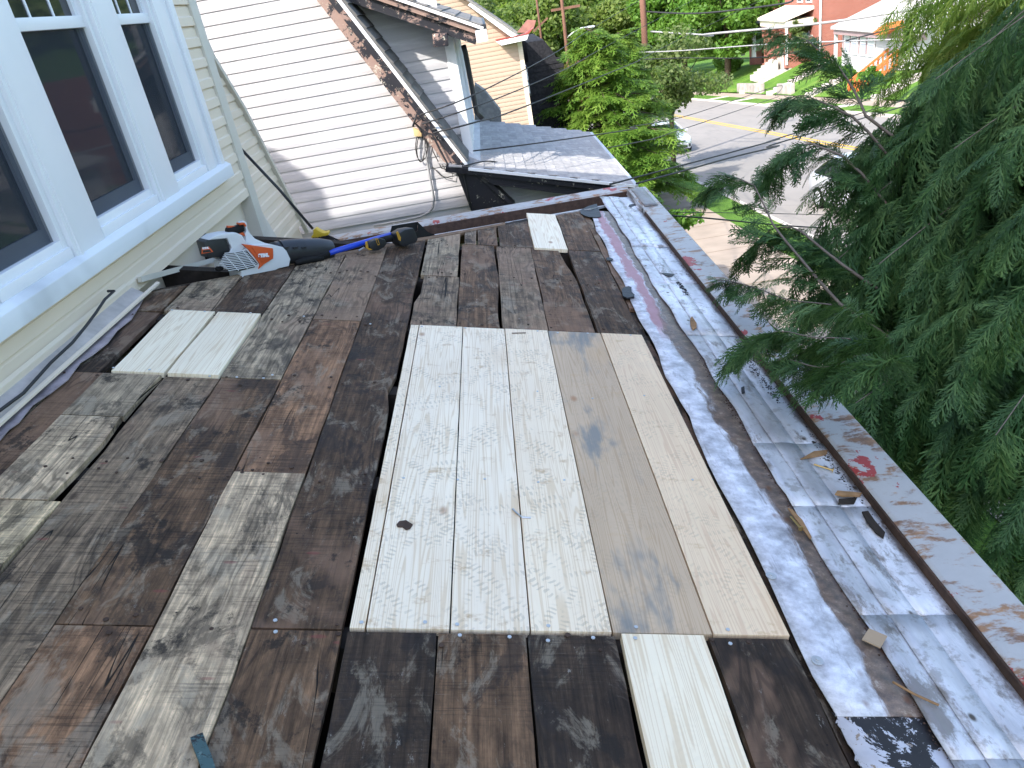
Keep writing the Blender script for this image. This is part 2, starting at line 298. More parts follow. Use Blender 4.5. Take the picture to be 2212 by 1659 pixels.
M['black']=flat('black_plastic',(.018,.019,.022),.45,.45,0,.2,12); M['blackrub']=flat('black_rubber',(.012,.012,.013),.75,.2)
M['metal']=flat('bare_steel',(.45,.46,.48),.35,.5,.8); M['cable']=flat('wire_jacket',(.03,.03,.032),.6,.3); M['greycable']=flat('grey_wire',(.30,.30,.31),.6,.3)
M['peel']=peel('flaking_dark_paint'); M['peel_brown']=peel('flaking_paint_over_primer',(.012,.013,.02),(.33,.22,.18),(.62,.56,.46),.44); M['blackpaint']=peel('black_trim_paint',(.010,.011,.018),(.06,.055,.05),(.5,.47,.38),.62)
M['sh_grey']=shingle('grey_shingle',(.36,.35,.35),(.46,.44,.43)); M['sh_dark']=shingle('charcoal_shingle',(.14,.14,.14),(.20,.195,.19)); M['sh_mid']=shingle('weathered_shingle',(.20,.195,.19),(.27,.26,.25))
M['sh_black']=shingle('black_shingle',(.018,.018,.022),(.035,.035,.04))
M['brick']=bricks('red_brick',(.27,.075,.052),(.33,.10,.07),(.34,.26,.23)); M['conc']=flat('concrete',(.46,.42,.38),.85,.2,0,.14,3,.2); M['walkc']=flat('sidewalk_concrete',(.33,.27,.215),.85,.2,0,.2,1.4,.1)
def asphalt():
    n=NT('asphalt_road',.85,.25); a=n.noise(n.obj,.35,5,.6); b=n.noise(n.map(n.obj,(1,.12,1)),2.2,4); g=n.noise(n.obj,60,2)
    c=n.mix(a,(.20,.187,.172),(.27,.25,.23)); c=n.mix(n.ma('MULTIPLY',n.ss(b,.5,.7),.35),c,(.15,.145,.14)); cr=n.ma('SUBTRACT',1,n.ss(n.vor(n.map(n.obj,(1,.6,1)),.45,'Distance','DISTANCE_TO_EDGE'),.004,.012))
    c=n.mix(n.ma('MULTIPLY',cr,.12),c,(.08,.08,.08)); n.col(c); n.bump(g,.15,.01); return n.m
M['road']=asphalt(); M['yellow']=flat('yellow_road_paint',(.62,.36,.03),.7,.3,0,.15,4); M['dirt']=flat('bare_soil',(.20,.14,.09),.95,.1,0,.3,4)
def grassm():
    n=NT('lawn_grass',.9,.15); a=n.noise(n.obj,.5,5,.65); b=n.noise(n.obj,22,3,.7); c=n.ramp(a,[(.3,(.055,.125,.018)),(.55,(.10,.20,.028)),(.75,(.19,.24,.06))]); n.col(n.mix(n.ma('MULTIPLY',n.ss(b,.45,.65),.5),c,(.025,.065,.01))); n.bump(b,.7,.06); return n.m
M['grass']=grassm(); M['bark']=flat('tree_bark',(.095,.07,.055),.9,.1,0,.4,14,.6,(1,1,.25)); M['greybark']=flat('grey_twig_bark',(.17,.145,.13),.9,.1,0,.3,20,.4)
M['cedar']=leafmat('cedar_foliage',(.014,.046,.016),(.034,.092,.031),(.115,.205,.070),.6,.16,2.4)
M['cedar_y']=leafmat('cedar_foliage_sunlit_tint',(.05,.11,.022),(.10,.17,.035),(.20,.25,.06),.6,.4,1.3)  # yellower copy of the cedar green, sunlight painted into the leaf colour
M['hemlock']=leafmat('hemlock_foliage',(.045,.115,.017),(.115,.215,.03),(.22,.31,.06),.55,.4,.8)
M['maple']=leafmat('maple_leaves',(.035,.10,.012),(.075,.17,.022),(.13,.23,.04),.5,.4,.35)
M['maple2']=leafmat('dusty_leaves',(.05,.085,.025),(.10,.145,.045),(.17,.20,.085),.5,.4,.35); M['locust']=leafmat('olive_leaves',(.05,.095,.018),(.10,.15,.03),(.16,.20,.05),.5,.4,.35)
M['redleaf']=leafmat('red_maple_leaves',(.09,.022,.022),(.16,.045,.04),(.22,.09,.06),.5,.35,.6)
M['wood_pole']=flat('brown_utility_pole',(.17,.09,.065),.9,.15,0,.25,9,.3,(1,1,.15)); M['galv']=flat('grey_metal',(.52,.54,.56),.5,.4,.3,.1)
# ================================================================== ground and street
def gz(y): return -5.0-.09*y
def strip(name,x0,x1,mat,dz0=0.0,dz1=None,y0=-40,y1=150,step=5,noise=0):
    dz1=dz0 if dz1 is None else dz1; ys=np.arange(y0,y1+.1,step); nx=max(2,int(abs(x1-x0)/3)+1); xs=np.linspace(x0,x1,nx)
    V=[(x,y,gz(y)+dz0+(dz1-dz0)*(x-x0)/(x1-x0)+noise*math.sin(x*.9+y*.37)*math.cos(y*.21)) for y in ys for x in xs]
    Fc=[(j*nx+i,j*nx+i+1,(j+1)*nx+i+1,(j+1)*nx+i) for j in range(len(ys)-1) for i in range(nx-1)]
    return tag(mk(name,V,Fc,mat),kind='structure')
ys=np.arange(-200,701,25); xs=np.arange(-400,401,25)
def far_z(x,y):
    b=gz(min(y,150))-.35; r=max(0,(y-150)/120); b+= -6*min(r,1)
    b+= 38*(1/(1+math.exp(-(y-330)/35)))+(12*math.sin(x*.012+1)+6*math.sin(x*.031))*min(1,max(0,(y-220)/80))
    b+= max(0,(x-75))*.16+ max(0,(-x-60))*.1
    return b
V=[(x,y,far_z(x,y)) for y in ys for x in xs]; nx=len(xs)
tag(mk('ground',V,[(j*nx+i,j*nx+i+1,(j+1)*nx+i+1,(j+1)*nx+i) for j in range(len(ys)-1) for i in range(nx-1)],M['grass'],smooth=True),kind='structure')
strip('lawn',-30,4.3,M['grass'],.10); sw=strip('sidewalk',4.3,6.2,M['walkc'],.12); strip('verge',6.2,7.2,M['grass'],.12); strip('road',7.34,19.62,M['road'],0.0)
strip('far_verge',19.78,21.3,M['grass'],.13); strip('far_sidewalk',21.3,22.8,M['walkc'],.13); strip('bank',22.8,28.0,M['grass'],.2,1.9,noise=.05); strip('upper_lawn',28.0,60,M['grass'],1.9,2.6)
def kerb(name,x0,x1):
    mb=MB(); 
    for y in np.arange(-20,140,4.0): mb.prism([(x0,y,gz(y)-.1),(x1,y,gz(y)-.1),(x1,y,gz(y)+.135),(x0,y,gz(y)+.135)],(0,3.985,-.09*3.985))
    tag(mb.build(name,M['conc']),kind='structure')
kerb('kerb',7.2,7.34); kerb('far_kerb',19.62,19.78)
strip('lane_marking',14.12,14.24,M['yellow'],.006); strip('lane_marking',14.42,14.54,M['yellow'],.006)
for y in (58,66.5,74.0,47.5): # concrete walks crossing the far verge and climbing the bank
    mb=MB(); mb.prism([(19.7,y,gz(y)+.15),(21.4,y,gz(y)+.15),(21.4,y+1.3,gz(y+1.3)+.15),(19.7,y+1.3,gz(y+1.3)+.15)],(0,0,-.1))
    for k in range(9):
        x=22.7+k*.6; z=gz(y)+.2+k*.2; mb.box((x,y,z-.2),(x+.62,y+1.3,z+.12))
    tag(mb.build('garden_steps',M['conc']),kind='structure')
# joints across the near sidewalk
for i,y in enumerate(np.arange(9,40,1.6)):
    mk('paving_joint',[(4.3,y,gz(y)+.123),(6.2,y,gz(y)+.123),(6.2,y+.03,gz(y+.03)+.123),(4.3,y+.03,gz(y+.03)+.123)],[(0,1,2,3)],M['dirt'],sw)
strip('soil_bed',3.2,4.3,M['dirt'],.11,.125,18,32,2)
# ================================================================== our house
WX=-2.15
house=empty('house',(-7,1,gz(0)),'cream vinyl sided house with white framed triple window at left','house')
mb=MB(); X0=-2.23
mb.prism([(X0,-9,gz(0)),(X0,6.55,gz(0)),(X0,6.55,1.45),(X0,5.5,1.45),(X0,5.5,3.2),(X0,.5,7.5),(X0,-9,3.0)],(-9.5,0,0))  # unseen gable top shaped to shade deck and cedar but leave neighbour lit
wall=mb.build('wall',M['cream'],house)
def siding(par,mat,ax,pos,a0,a1,z0,ex,prof,out):   # one lapped board; ax: axis the wall faces, out: +1/-1
    pts=[]
    for dx,dz in prof:
        p=[0,0,z0+dz]; p[ax]=pos+out*dx; p[1-ax]=a0; pts.append(p)
    d=[0,0,0]; d[1-ax]=a1-a0
    b=MB(); b.prism(pts,d); return b.build('siding_board',mat,par)
def prof(e,t=.024): return [(-.012,.004),(t-.006,0),(t,.003),(t-.001,e*.42),(t-.013,e*.50),(t-.0125,e*.86),(.001,e+.001),(-.012,e+.001)]
E1=.145
for k in range(-10,13):
    z=.318+E1*k
    if z>1.35: continue
    lo=(z<-1.02)
    if z+E1*.5< -.84: siding(wall,M['cream'],0,WX-.012,1.2,6.53,z,E1,prof(E1),1)
    else: siding(wall,M['cream'],0,WX-.012,6.085,6.53,z,E1,prof(E1),1)
def bx(par,name,mat,x0,x1,y0,y1,z0,z1,bev=0): 
    b=MB(); b.box((x0,y0,z0),(x1,y1,z1)); return b.build(name,mat,par,bevel=bev)
bx(house,'added_shadow_stack',M['brick'],-7.45,-6.95,4.75,5.2,1.0,4.55)  # unseen brick stack, added to drop a soft shadow on the white wall
bx(house,'corner_post',M['creamtrim'],WX-.2,WX+.022,6.53,6.70,-1.95,1.44,.006)
# windows
ZT1=1.25; ZB1=-.70
def window(y0,y1,nm):
    w=MB()
    w.box((WX-.07,y0-.045,ZB1-.05),(WX+.03,y0,ZT1)); w.box((WX-.07,y1,ZB1-.05),(WX+.03,y1+.045,ZT1)); w.box((WX-.07,y0,ZB1-.05),(WX+.028,y1,ZB1+.02))
    fr=w.build('window',M['trim'],house,bevel=.004)
    b=MB(); s0,s1=WX-.045,WX-.015         # lower sash
    b.box((s0,y0,ZB1+.02),(s1,y0+.035,.22)); b.box((s0,y1-.035,ZB1+.02),(s1,y1,.22)); b.box((s0,y0+.035,ZB1+.02),(s1,y1-.035,ZB1+.09)); b.build('sash',M['sash'],fr)
    b=MB(); b.box((WX-.046,y0-.01,.215),(WX+.012,y1+.01,.275)); b.build('meeting_rail',M['trim'],fr,bevel=.004)
    b=MB(); b.box((WX-.036,y0+.03,ZB1+.085),(WX-.03,y1-.03,.22)); b.build('pane',M['glass'],fr)
    mk('screen',[(WX-.004,y0,ZB1+.018),(WX-.004,y1,ZB1+.018),(WX-.004,y1,.214),(WX-.004,y0,.214)],[(0,1,2,3)],M['screen'],fr)
    b=MB(); b.box((WX-.03,y0,.276),(WX-.024,y1,ZT1)); b.build('pane',M['glass'],fr)
    b=MB()
    for k in (1,2): yy=y0+(y1-y0)*k/3; b.box((WX-.026,yy-.008,.27),(WX-.018,yy+.008,ZT1))
    b.box((WX-.026,y0,.62),(WX-.0185,y1,.637)); b.build('muntin',M['trim'],fr)
    bx(fr,'sash',M['trim'],WX-.035,WX-.005,y0,y0+.03,.27,ZT1); bx(fr,'sash',M['trim'],WX-.035,WX-.005,y1-.03,y1,.27,ZT1)
    # stepped strips below the opening
    b=MB(); b.box((WX-.05,y0-.03,ZB1-.075),(WX+.045,y1+.03,ZB1-.022)); b.build('sub_sill',M['trim'],fr,bevel=.004); return fr
window(3.06,3.63,'l'); window(4.03,4.74,'m'); window(5.15,5.68,'r')
for (a,b_) in ((3.675,3.985),(4.785,5.105)):
    f=bx(house,'mullion',M['trim'],WX-.06,WX+.052,a,b_,-.79,ZT1,.006)
    bx(f,'bead',M['trim'],WX+.0,WX+.06,a+.03,a+.05,-.785,ZT1,.003); 
f=bx(house,'casing',M['trim'],WX-.06,WX+.05,5.725,5.90,-.79,ZT1,.005); bx(f,'bead',M['trim'],WX-.05,WX+.035,5.90,6.00,-.79,ZT1,.004); bx(f,'bead',M['trim'],WX-.05,WX+.058,6.00,6.085,-.79,ZT1,.006)
bx(house,'casing',M['trim'],WX-.06,WX+.05,2.6,3.015,-.79,ZT1,.005)
b=MB(); b.prism([(WX-.06,2.45,-.885),(WX+.085,2.45,-.885),(WX+.085,2.45,-.80),(WX+.05,2.45,-.775),(WX-.06,2.45,-.765)],(0,6.12-2.45,0)); b.build('sill',M['trimdirt'],house,bevel=.005)
b=MB(); b.prism([(WX-.06,2.45,-.91),(WX+.03,2.45,-.91),(WX+.03,2.45,-.886),(WX-.06,2.45,-.886)],(0,6.1-2.45,0)); b.build('sill_trim',M['cream'],house)
# set-back part of the wall beyond the corner, with its slanted edge
SX=-2.37; K=SX/WX
edge=[(6.672*K,-.056*K),(7.056*K,-.489*K),(7.604*K,-1.333*K),(7.952*K,-1.832*K)]
def edge_y(z):
    if z>=edge[0][1]: return edge[0][0]+(edge[0][1]-z)*.35
    for (ya,za),(yb,zb) in zip(edge,edge[1:]):
        if z>=zb: return ya+(yb-ya)*(za-z)/(za-zb)
    return edge[-1][0]
back=MB(); poly=[(SX-.05,6.5,-2.6),(SX-.05,edge[-1][0]-.02,-2.6)]+[(SX-.05,y-.02,z) for y,z in edge[::-1]]+[(SX-.05,6.9,.6),(SX-.05,6.5,.6)]
back.prism(poly,(-.35,0,0)); sk_=back.build('set_back_wall',M['cream'],house)
for k in range(-13,2):
    z=-.02+E1*k; ya=edge_y(z+E1*.5)
    pts=[(SX-.012+dx,6.55,z+dz) for dx,dz in prof(E1)]; b=MB(); A=pts; n_=len(A); B=[(p[0],edge_y(p[2])-.01,p[2]) for p in pts]
    b.add(A+B,[tuple(range(n_))[::-1],tuple(range(n_,2*n_))]+[(i,(i+1)%n_,n_+(i+1)%n_,n_+i) for i in range(n_)]); b.build('siding_board',M['cream'],sk_)
b=MB(); E_=[np.array([SX+.018,y,z]) for y,z in [(edge[0][0]-.25,.6)]+edge]
for p,q in zip(E_,E_[1:]): b.bar(p,q,.05,.045,(1,0,0))
b.build('edge_trim',M['creamtrim'],house)
b=MB(); b.prism([(SX+.02,6.86,-.92),(SX+.02,6.95,-.98),(SX+.02,7.62,-1.98),(SX+.02,7.30,-1.98)],(.05,0,0)); b.build('loose_trim_board',M['creamtrim'],house,bevel=.004)
# ================================================================== porch roof (deck coordinates u across, v along, h up)
roof=empty('porch_roof',tuple(FOOT),'porch roof of old dark boards patched with new pale planks','roof',rot=(0,AL,0))
def hip(u): return 4.22+(u+1.82)*.889
def board(u0,u1,v0,v1,col,mat='old',h=0.0,t=.026,gap=.006,cut=None,ledge=None,redge=None,tilt=0,wob=.0035,name='deck_board'):
    """one plank; v1 may be 'hip' for an end cut along the hip; ledge/redge: functions v->u of uneven edges"""
    a=u0+gap/2; b=u1-gap/2; vl=hip(a)-.01 if v1=='hip' else v1-gap/2; vr=hip(b)-.01 if v1=='hip' else v1-gap/2; v0=v0+gap/2
    n=max(3,int((max(vl,vr)-v0)/.16)); Lp=[];Rp=[]
    for i in range(n+1):
        f=i/n; va=v0+(vl-v0)*f; vb=v0+(vr-v0)*f
        ua=(ledge(va) if ledge else a)+(random.uniform(-wob,wob) if 0<i<n else 0); ub=(redge(vb) if redge else b)+(random.uniform(-wob,wob) if 0<i<n else 0)
        Lp.append((ua,va)); Rp.append((ub,vb))
    loop=Lp+Rp[::-1]; V=[(u,v,h+tilt*(u-u0)) for u,v in loop]+[(u,v,h-t) for u,v in loop]; m_=len(loop)
    Fc=[(i,m_-1-i,m_-2-i,i+1) for i in range(n)]+[(i,i+1,m_+i+1,m_+i) if i+1<m_ else (i,0,m_,m_+i) for i in range(m_)]
    Fc=[f[::-1] if len(f)==4 and k<n else f for k,f in enumerate(Fc)]
    o=mk(name,V,Fc,M[mat] if isinstance(mat,str) else mat,roof,world=False)
    bm=bmesh.new(); bm.from_mesh(o.data); bmesh.ops.recalc_face_normals(bm,faces=bm.faces); bm.to_mesh(o.data); bm.free()
    o.color=(*col,1); return o
DK=(.090,.054,.032); BR=(.142,.084,.048); GR=(.335,.262,.178); PG=(.50,.378,.25); RD=(.245,.136,.076); TN=(.52,.40,.25); VD=(.050,.033,.022); MG=(.23,.166,.110)
C=[-1.60,-1.34,-1.085,-.818,-.558,-.292,-.04,.212,.467,.73,.985]
B_=board; V0=.75
# left of the first full plank
B_(-1.93,-1.60,V0,2.30,VD,h=-.012); B_(-1.93,-1.74,2.30,3.2,DK,h=-.01); B_(-1.74,-1.60,2.30,3.2,BR,h=-.012); B_(-1.93,-1.63,3.2,3.95,VD,h=-.014); B_(-1.97,-1.63,3.95,'hip',BR,h=-.008)
B_(C[0],C[1],V0,2.198,TN,h=.004,redge=lambda v: C[1]+.004+.010*math.sin(v*9)); B_(C[0],C[1],2.198,2.777,PG,h=.006,redge=lambda v: C[1]-.022+.012*math.sin(v*8)); B_(C[0],C[1],2.777,3.165,GR,h=.006,redge=lambda v: C[1]-.004-.012*math.sin((3.165-v)*5))
B_(-1.568,-1.335,3.172,3.938,(1,1,1),'pine_clean',h=.012); B_(-1.615,C[1]-.02,3.945,'hip',GR)
B_(C[1],C[2],V0,3.163,MG,ledge=lambda v: C[1]+.014); B_(-1.322,-1.092,3.168,3.932,(1,1,1),'pine_clean',h=.014); B_(C[1]-.018,C[2]-.008,3.938,'hip',DK)
B_(C[2],C[3],V0,1.637,RD); B_(C[2],C[3],1.637,3.172,BR); B_(C[2]-.006,C[3],3.176,'hip',GR)
B_(C[3],C[4],V0,2.412,PG,h=.004); B_(C[3],C[4],2.412,3.918,RD); B_(C[3],C[4],3.92,'hip',MG)
B_(C[4],C[5]-.012,V0,1.634,BR); B_(C[4],C[5]-.012,1.636,'hip',DK,redge=lambda v: C[5]-.016-(.022 if 3.03<v<3.12 else 0))
lowcol=[VD,BR,VD]
for i,k in enumerate((5,6,7)): B_(C[k],C[k+1],V0,1.633,lowcol[i])
B_(.478,.722,V0,1.628,(1,1,1),'pine_clean',h=.016); B_(.735,.975,V0,1.632,VD,h=.002)
for (a,b,mt,h) in ((-.288,-.243,'pine',.002),(-.241,-.006,'pine',.003),(-.005,.223,'pine',.002),(.224,.459,'pine',.004),(.461,.753,'pine_tan',.002),(.755,.984,'pine_pink',.003)): B_(a,b,1.641,3.897,(1,1,1),mt,h=h,gap=.0035,wob=.0006)
B_(C[5],C[6],3.903,4.738,MG,ledge=lambda v: C[5]+(.0 if v<4.28 else .028)); B_(C[5],C[6]-.012,4.745,'hip',GR)
B_(C[6],C[7],3.903,5.485,BR,redge=lambda v: C[7]-.010-.008*math.sin(v*5)); B_(C[6]+.018,.07,5.495,'hip',MG); B_(.075,C[7]+.016,5.495,'hip',BR)
B_(C[7],C[8],3.903,5.478,MG); B_(.236,.488,5.485,'hip',DK)
B_(C[8],C[9],3.903,5.475,BR,redge=lambda v: C[9]-.006-(max(0,v-4.75)*.085)); B_(.488,.738,5.44,6.47,(1,1,1),'pine_clean',h=.014)
B_(C[9]+.008,C[10],3.903,5.475,DK); B_(.748,.985,5.485,'hip',BR)
B_(.99,1.045,4.33,6.68,BR,h=-.006,wob=.006); B_(.99,1.03,V0,4.30,VD,h=-.022,wob=.006)
# rafters, and a black sheet painted as the shade below
mb=MB()
for v in (1.635,2.41,3.165,3.92,4.74,5.48): mb.box((-1.95,v-.04,-.20),(1.5,v+.04,-.028))
mb.build('rafters',M['darkwood'],roof,world=False)
mk('void_shade_sheet',[(-2.1,-1.5,-.3),(1.6,-1.5,-.3),(1.6,7.2,-.3),(-2.1,4.2,-.3)],[(0,1,2,3)],M['void'],roof,world=False)
# nails
def disc(mb,u,v,h,r,n=7,t=.0025):
    mb.prism([(u+r*math.cos(2*math.pi*k/n),v+r*math.sin(2*math.pi*k/n),h) for k in range(n)],(0,0,t))
mb=MB()
for j,vv in enumerate((1.612,1.665,3.872,3.14,3.19,3.915)):
    for k in range(4,10) if j<3 else range(0,3):
        for f in (.22,.78):
            if random.random()<.3: continue
            u=C[k]+(C[k+1]-C[k])*f+random.uniform(-.02,.02); disc(mb,u,vv+random.uniform(-.008,.008),.0035+(.014 if (k==8 and j==0) or j>2 else 0),.0062)
for x,y in ((.0,2.4),(.1,2.41),(.3,2.4),(.4,2.42),(.6,3.1),(.35,3.15),(-.1,3.16),(-.2,2.4),(.85,3.15),(.9,2.45)): disc(mb,x,y,.0035,.005)
tag(mb.build('new_nail_heads',M['galv'],roof,world=False),kind='stuff')
mb=MB()
for vv in (1.60,1.67,2.38,2.45,3.13,3.20,3.88,3.96,4.70,4.78,5.44,5.52):
    for k in range(-1,10):
        for f in (.15,.5,.85):
            if random.random()<.45: continue
            a=C[k] if k>=0 else -1.86; b=C[k+1]; u=a+(b-a)*f+random.uniform(-.03,.03)
            if -.29<u<.985 and 1.64<vv<3.9: continue
            if vv>hip(u)-.1: continue
            disc(mb,u,vv+random.uniform(-.03,.03),.0062 if u<-1.34 else .0022,random.uniform(.005,.009))
tag(mb.build('old_nail_heads',M['rustedge'],roof,world=False),kind='stuff')
# flashing strips towards the gutter
def sheet(name,left,right,mat,h0,h1,v0,v1,t=.004,n=40,wob=.006,par=None):
    V=[];Fc=[]; sg=[random.uniform(-1,1) for _ in range(n+1)]
    for i in range(n+1):
        v=v0+(v1-v0)*i/n; w1=wob*sg[i]; w2=wob*random.uniform(-1,1)
        ul=left(v)+w1; ur=right(v)+w2
        for k in range(4): f=k/3; V.append((ul+(ur-ul)*f,v,h0+(h1-h0)*f+random.uniform(-.0015,.0015)+(.002 if k in(1,2) else 0)))
    for i in range(n):
        for k in range(3): a=i*4+k; Fc.append((a,a+1,a+5,a+4))
    o=mk(name,V,Fc,mat,par or roof,smooth=True,world=False); sdm=o.modifiers.new('thickness','SOLIDIFY'); sdm.thickness=t; sdm.offset=-1; return o
sheet('tin_flashing',lambda v: 1.0+(.008*math.sin(v*7))+max(0,(v-2.5))*.012,lambda v:1.262,M['tin'],.004,.004,1.36,6.72)
sheet('tin_flashing',lambda v: .998,lambda v:1.27,M['tarpeel'],.000,.000,.75,1.375)
vs=[.75,1.228,1.71,2.285,2.72,3.9,4.75,5.62,7.25]
wl=lambda v: 1.236+.010*math.sin(v*2.3)+.006*math.sin(v*9)
for i,(a,b) in enumerate(zip(vs,vs[1:])):
    st=.003*(i%2)
    sheet('gutter_sheet',wl,lambda v:1.337,M['foil'],.010+st,.011+st,a,b+.012,n=max(6,int((b-a)/.1)),wob=.004)
    sheet('gutter_sheet',lambda v:1.318,lambda v:1.415,M['foil'],.016+st,.014+st,a,b+.012,n=max(6,int((b-a)/.1)),wob=.0015)
    sheet('gutter_sheet',lambda v:1.408,lambda v:1.542,M['foil'],.011+st,.020+st,a,b+.012,n=max(6,int((b-a)/.1)),wob=.001)
# curb along the eave
mb=MB(); mb.prism([(1.535,.3,-.10),(1.535,.3,.052),(1.548,.3,.060),(1.700,.3,.086),(1.712,.3,.080),(1.712,.3,-.10)],(0,7.18,0)); o=mb.build('eave_curb',M['curb'],roof,world=False,bevel=.004)
mb=MB(); mb.prism([(1.528,.3,-.02),(1.528,.3,.050),(1.5345,.3,.052),(1.5345,.3,-.02)],(0,6.3,0)); mb.build('curb_face',M['rustedge'],roof,world=False)
mb=MB(); mb.box((1.70,.3,-.45),(1.705,7.4,.0)); mb.build('eave_fascia',M['curb'],roof,world=False)
# bare metal wrap on the curb at the far corner
sheet('corner_wrap',lambda v:1.55,lambda v:1.665,M['foil'],.066,.088,6.72,7.42,n=8,wob=.003)
mb=MB(); mb.box((1.522,6.70,.005),(1.5275,7.44,.060)); mb.build('corner_wrap',M['foil'],roof,world=False)
# dirt and tar along the seams
def crumbs(name,mat,n,uf,v0,v1,r0,r1,h=.016):
    mb=MB()
    for _ in range(n):
        v=random.uniform(v0,v1); u=uf(v)+random.gauss(0,1)*.010; r=random.uniform(r0,r1); a=random.random()*3
        mb.add([(u+r*math.cos(a),v+r*math.sin(a),h),(u+r*math.cos(a+2.1),v+r*math.sin(a+2.1),h),(u+r*math.cos(a+4.2),v+r*math.sin(a+4.2),h),(u,v,h+r*.8)],[(0,1,3),(1,2,3),(2,0,3)])
    tag(mb.build(name,mat,roof,world=False),kind='stuff')
crumbs('grit',M['rustedge'],900,lambda v:1.245+random.uniform(-.012,.004),.8,3.6,.0015,.005,.006); crumbs('grit',M['darkwood'],500,lambda v:1.515,.8,7,.002,.006,.018)
crumbs('grit',M['tar'],260,lambda v:1.47+.03*random.random(),3.1,3.7,.002,.007,.018); crumbs('grit',M['darkwood'],220,lambda v:1.50,2.3,2.75,.002,.008,.02); crumbs('grit',M['tar'],160,lambda v:1.40,4.55,4.8,.002,.008,.018)
def patch(name,pts,h,mat,t=.004):
    mb=MB(); mb.prism([(u,v,h) for u,v in pts],(0,0,t)); return mb.build(name,mat,roof,world=False)
J=lambda L,fn: [deck(*fn(*p)) for p in L]
patch('tar_patch',J([(1490,870),(1560,835),(1630,815),(1640,840),(1670,920),(1640,930),(1560,925),(1500,900)],ZH),.008,M['tar'])
patch('tar_patch',J([(910,1560),(945,1530),(1010,1515),(1055,1530),(1050,1600),(1100,1640),(1090,1670),(990,1690),(925,1660)],ZJ),.010,M['tar'],.01)
patch('tar_patch',J([(675,1080),(720,1065),(785,1095),(760,1115),(700,1112)],ZJ),.008,M['tar'])
patch('tar_patch',J([(1020,300),(1130,280),(1140,310),(1050,335),(1010,325)],ZJ),.018,M['tar'])
patch('tar_patch',J([(1500,1330+0),(1560,1325),(1690,1345),(1640,1375),(1560,1365)],ZJ),.02,M['tar'])
# ------------------------------------------------ far face of the hip, sloping away, and its curb
def zf(y): return -1.559-.253*(y-5.838)
def hipx(y): return -.36+(y-5.838)/.9125
ybands=[4.30,4.62,4.88,5.14,5.40,5.66,5.92,6.18,6.44,6.70]
for i,(a,b) in enumerate(zip(ybands,ybands[1:])):
    xa=WX-.1; q=[(xa,a,zf(a)),(hipx(a)-.02,a,zf(a)),(hipx(b)-.02,b,zf(b)),(xa,b-.006,zf(b))]
    q=[np.array(p)-np.array((0,0,.006)) for p in q]
    if a<4.4: q=[np.array((xa,4.1,zf(4.1)-.006)),np.array((hipx(4.3)-.02,4.3,zf(4.3)-.006))]+q[2:]
    mb=MB(); mb.prism([w2d(p) for p in q],tuple(np.array(w2d((0,0,-.024)))-np.array(w2d((0,0,0))))); o=mb.build('deck_board',M['old'],roof,world=False); o.color=(*(VD,DK,BR)[i%3],1)
mb=MB(); q=[(WX-.1,6.70,zf(6.7)+.002),(hipx(6.7)+.1,6.70,zf(6.7)+.004),(1.2,7.46,zf(7.46)+.006),(WX-.1,7.46,zf(7.46)+.006)]
mb.prism([w2d(p) for p in q],tuple(np.array(w2d((0,0,-.02)))-np.array(w2d((0,0,0))))); mb.build('gutter_sheet',M['foil'],roof,world=False)
mb=MB(); x0,x1=-1.86,1.155; prf=[(7.46,-2.15),(7.46,-1.868),(7.475,-1.852),(7.64,-1.845),(7.655,-1.855),(7.655,-2.15)]
mb.prism([w2d((x0,y,z)) for y,z in prf],tuple(np.array(w2d((x1,0,0)))-np.array(w2d((x0,0,0))))); mb.build('eave_curb',M['curb'],roof,world=False)
mb=MB(); mb.prism([w2d((x0,y,z)) for y,z in ((7.450,-2.1),(7.450,-1.872),(7.459,-1.868),(7.459,-2.1))],tuple(np.array(w2d((x1-.02,0,0)))-np.array(w2d((x0,0,0))))); mb.build('curb_face',M['rustedge'],roof,world=False)
mb=MB(); mb.prism([w2d((x0,y,z)) for y,z in ((7.60,-2.5),(7.60,-2.14),(7.65,-2.14),(7.65,-2.5))],tuple(np.array(w2d((x1,0,0)))-np.array(w2d((x0,0,0))))); mb.build('eave_fascia',M['blackpaint'],roof,world=False)
# pale split edge of the sheathing along the hip
for (ua,ub,hh,mt) in ((-1.30,-.40,.004,'brownwood'),(-.40,.30,.006,'brownwood'),(.30,.72,.002,'darkwood')):
    pts=[]; n_=12
    for i in range(n_+1): u=ua+(ub-ua)*i/n_; pts.append((u,hip(u)-.015+random.uniform(-.008,.008)))
    for i in range(n_,-1,-1): u=ua+(ub-ua)*i/n_; pts.append((u,hip(u)+.055+random.uniform(-.008,.008)))
    mb=MB(); mb.prism([(u,v,hh-.02) for u,v in pts],(0,0,.018)); mb.build('hip_strip',M[mt],roof,world=False)
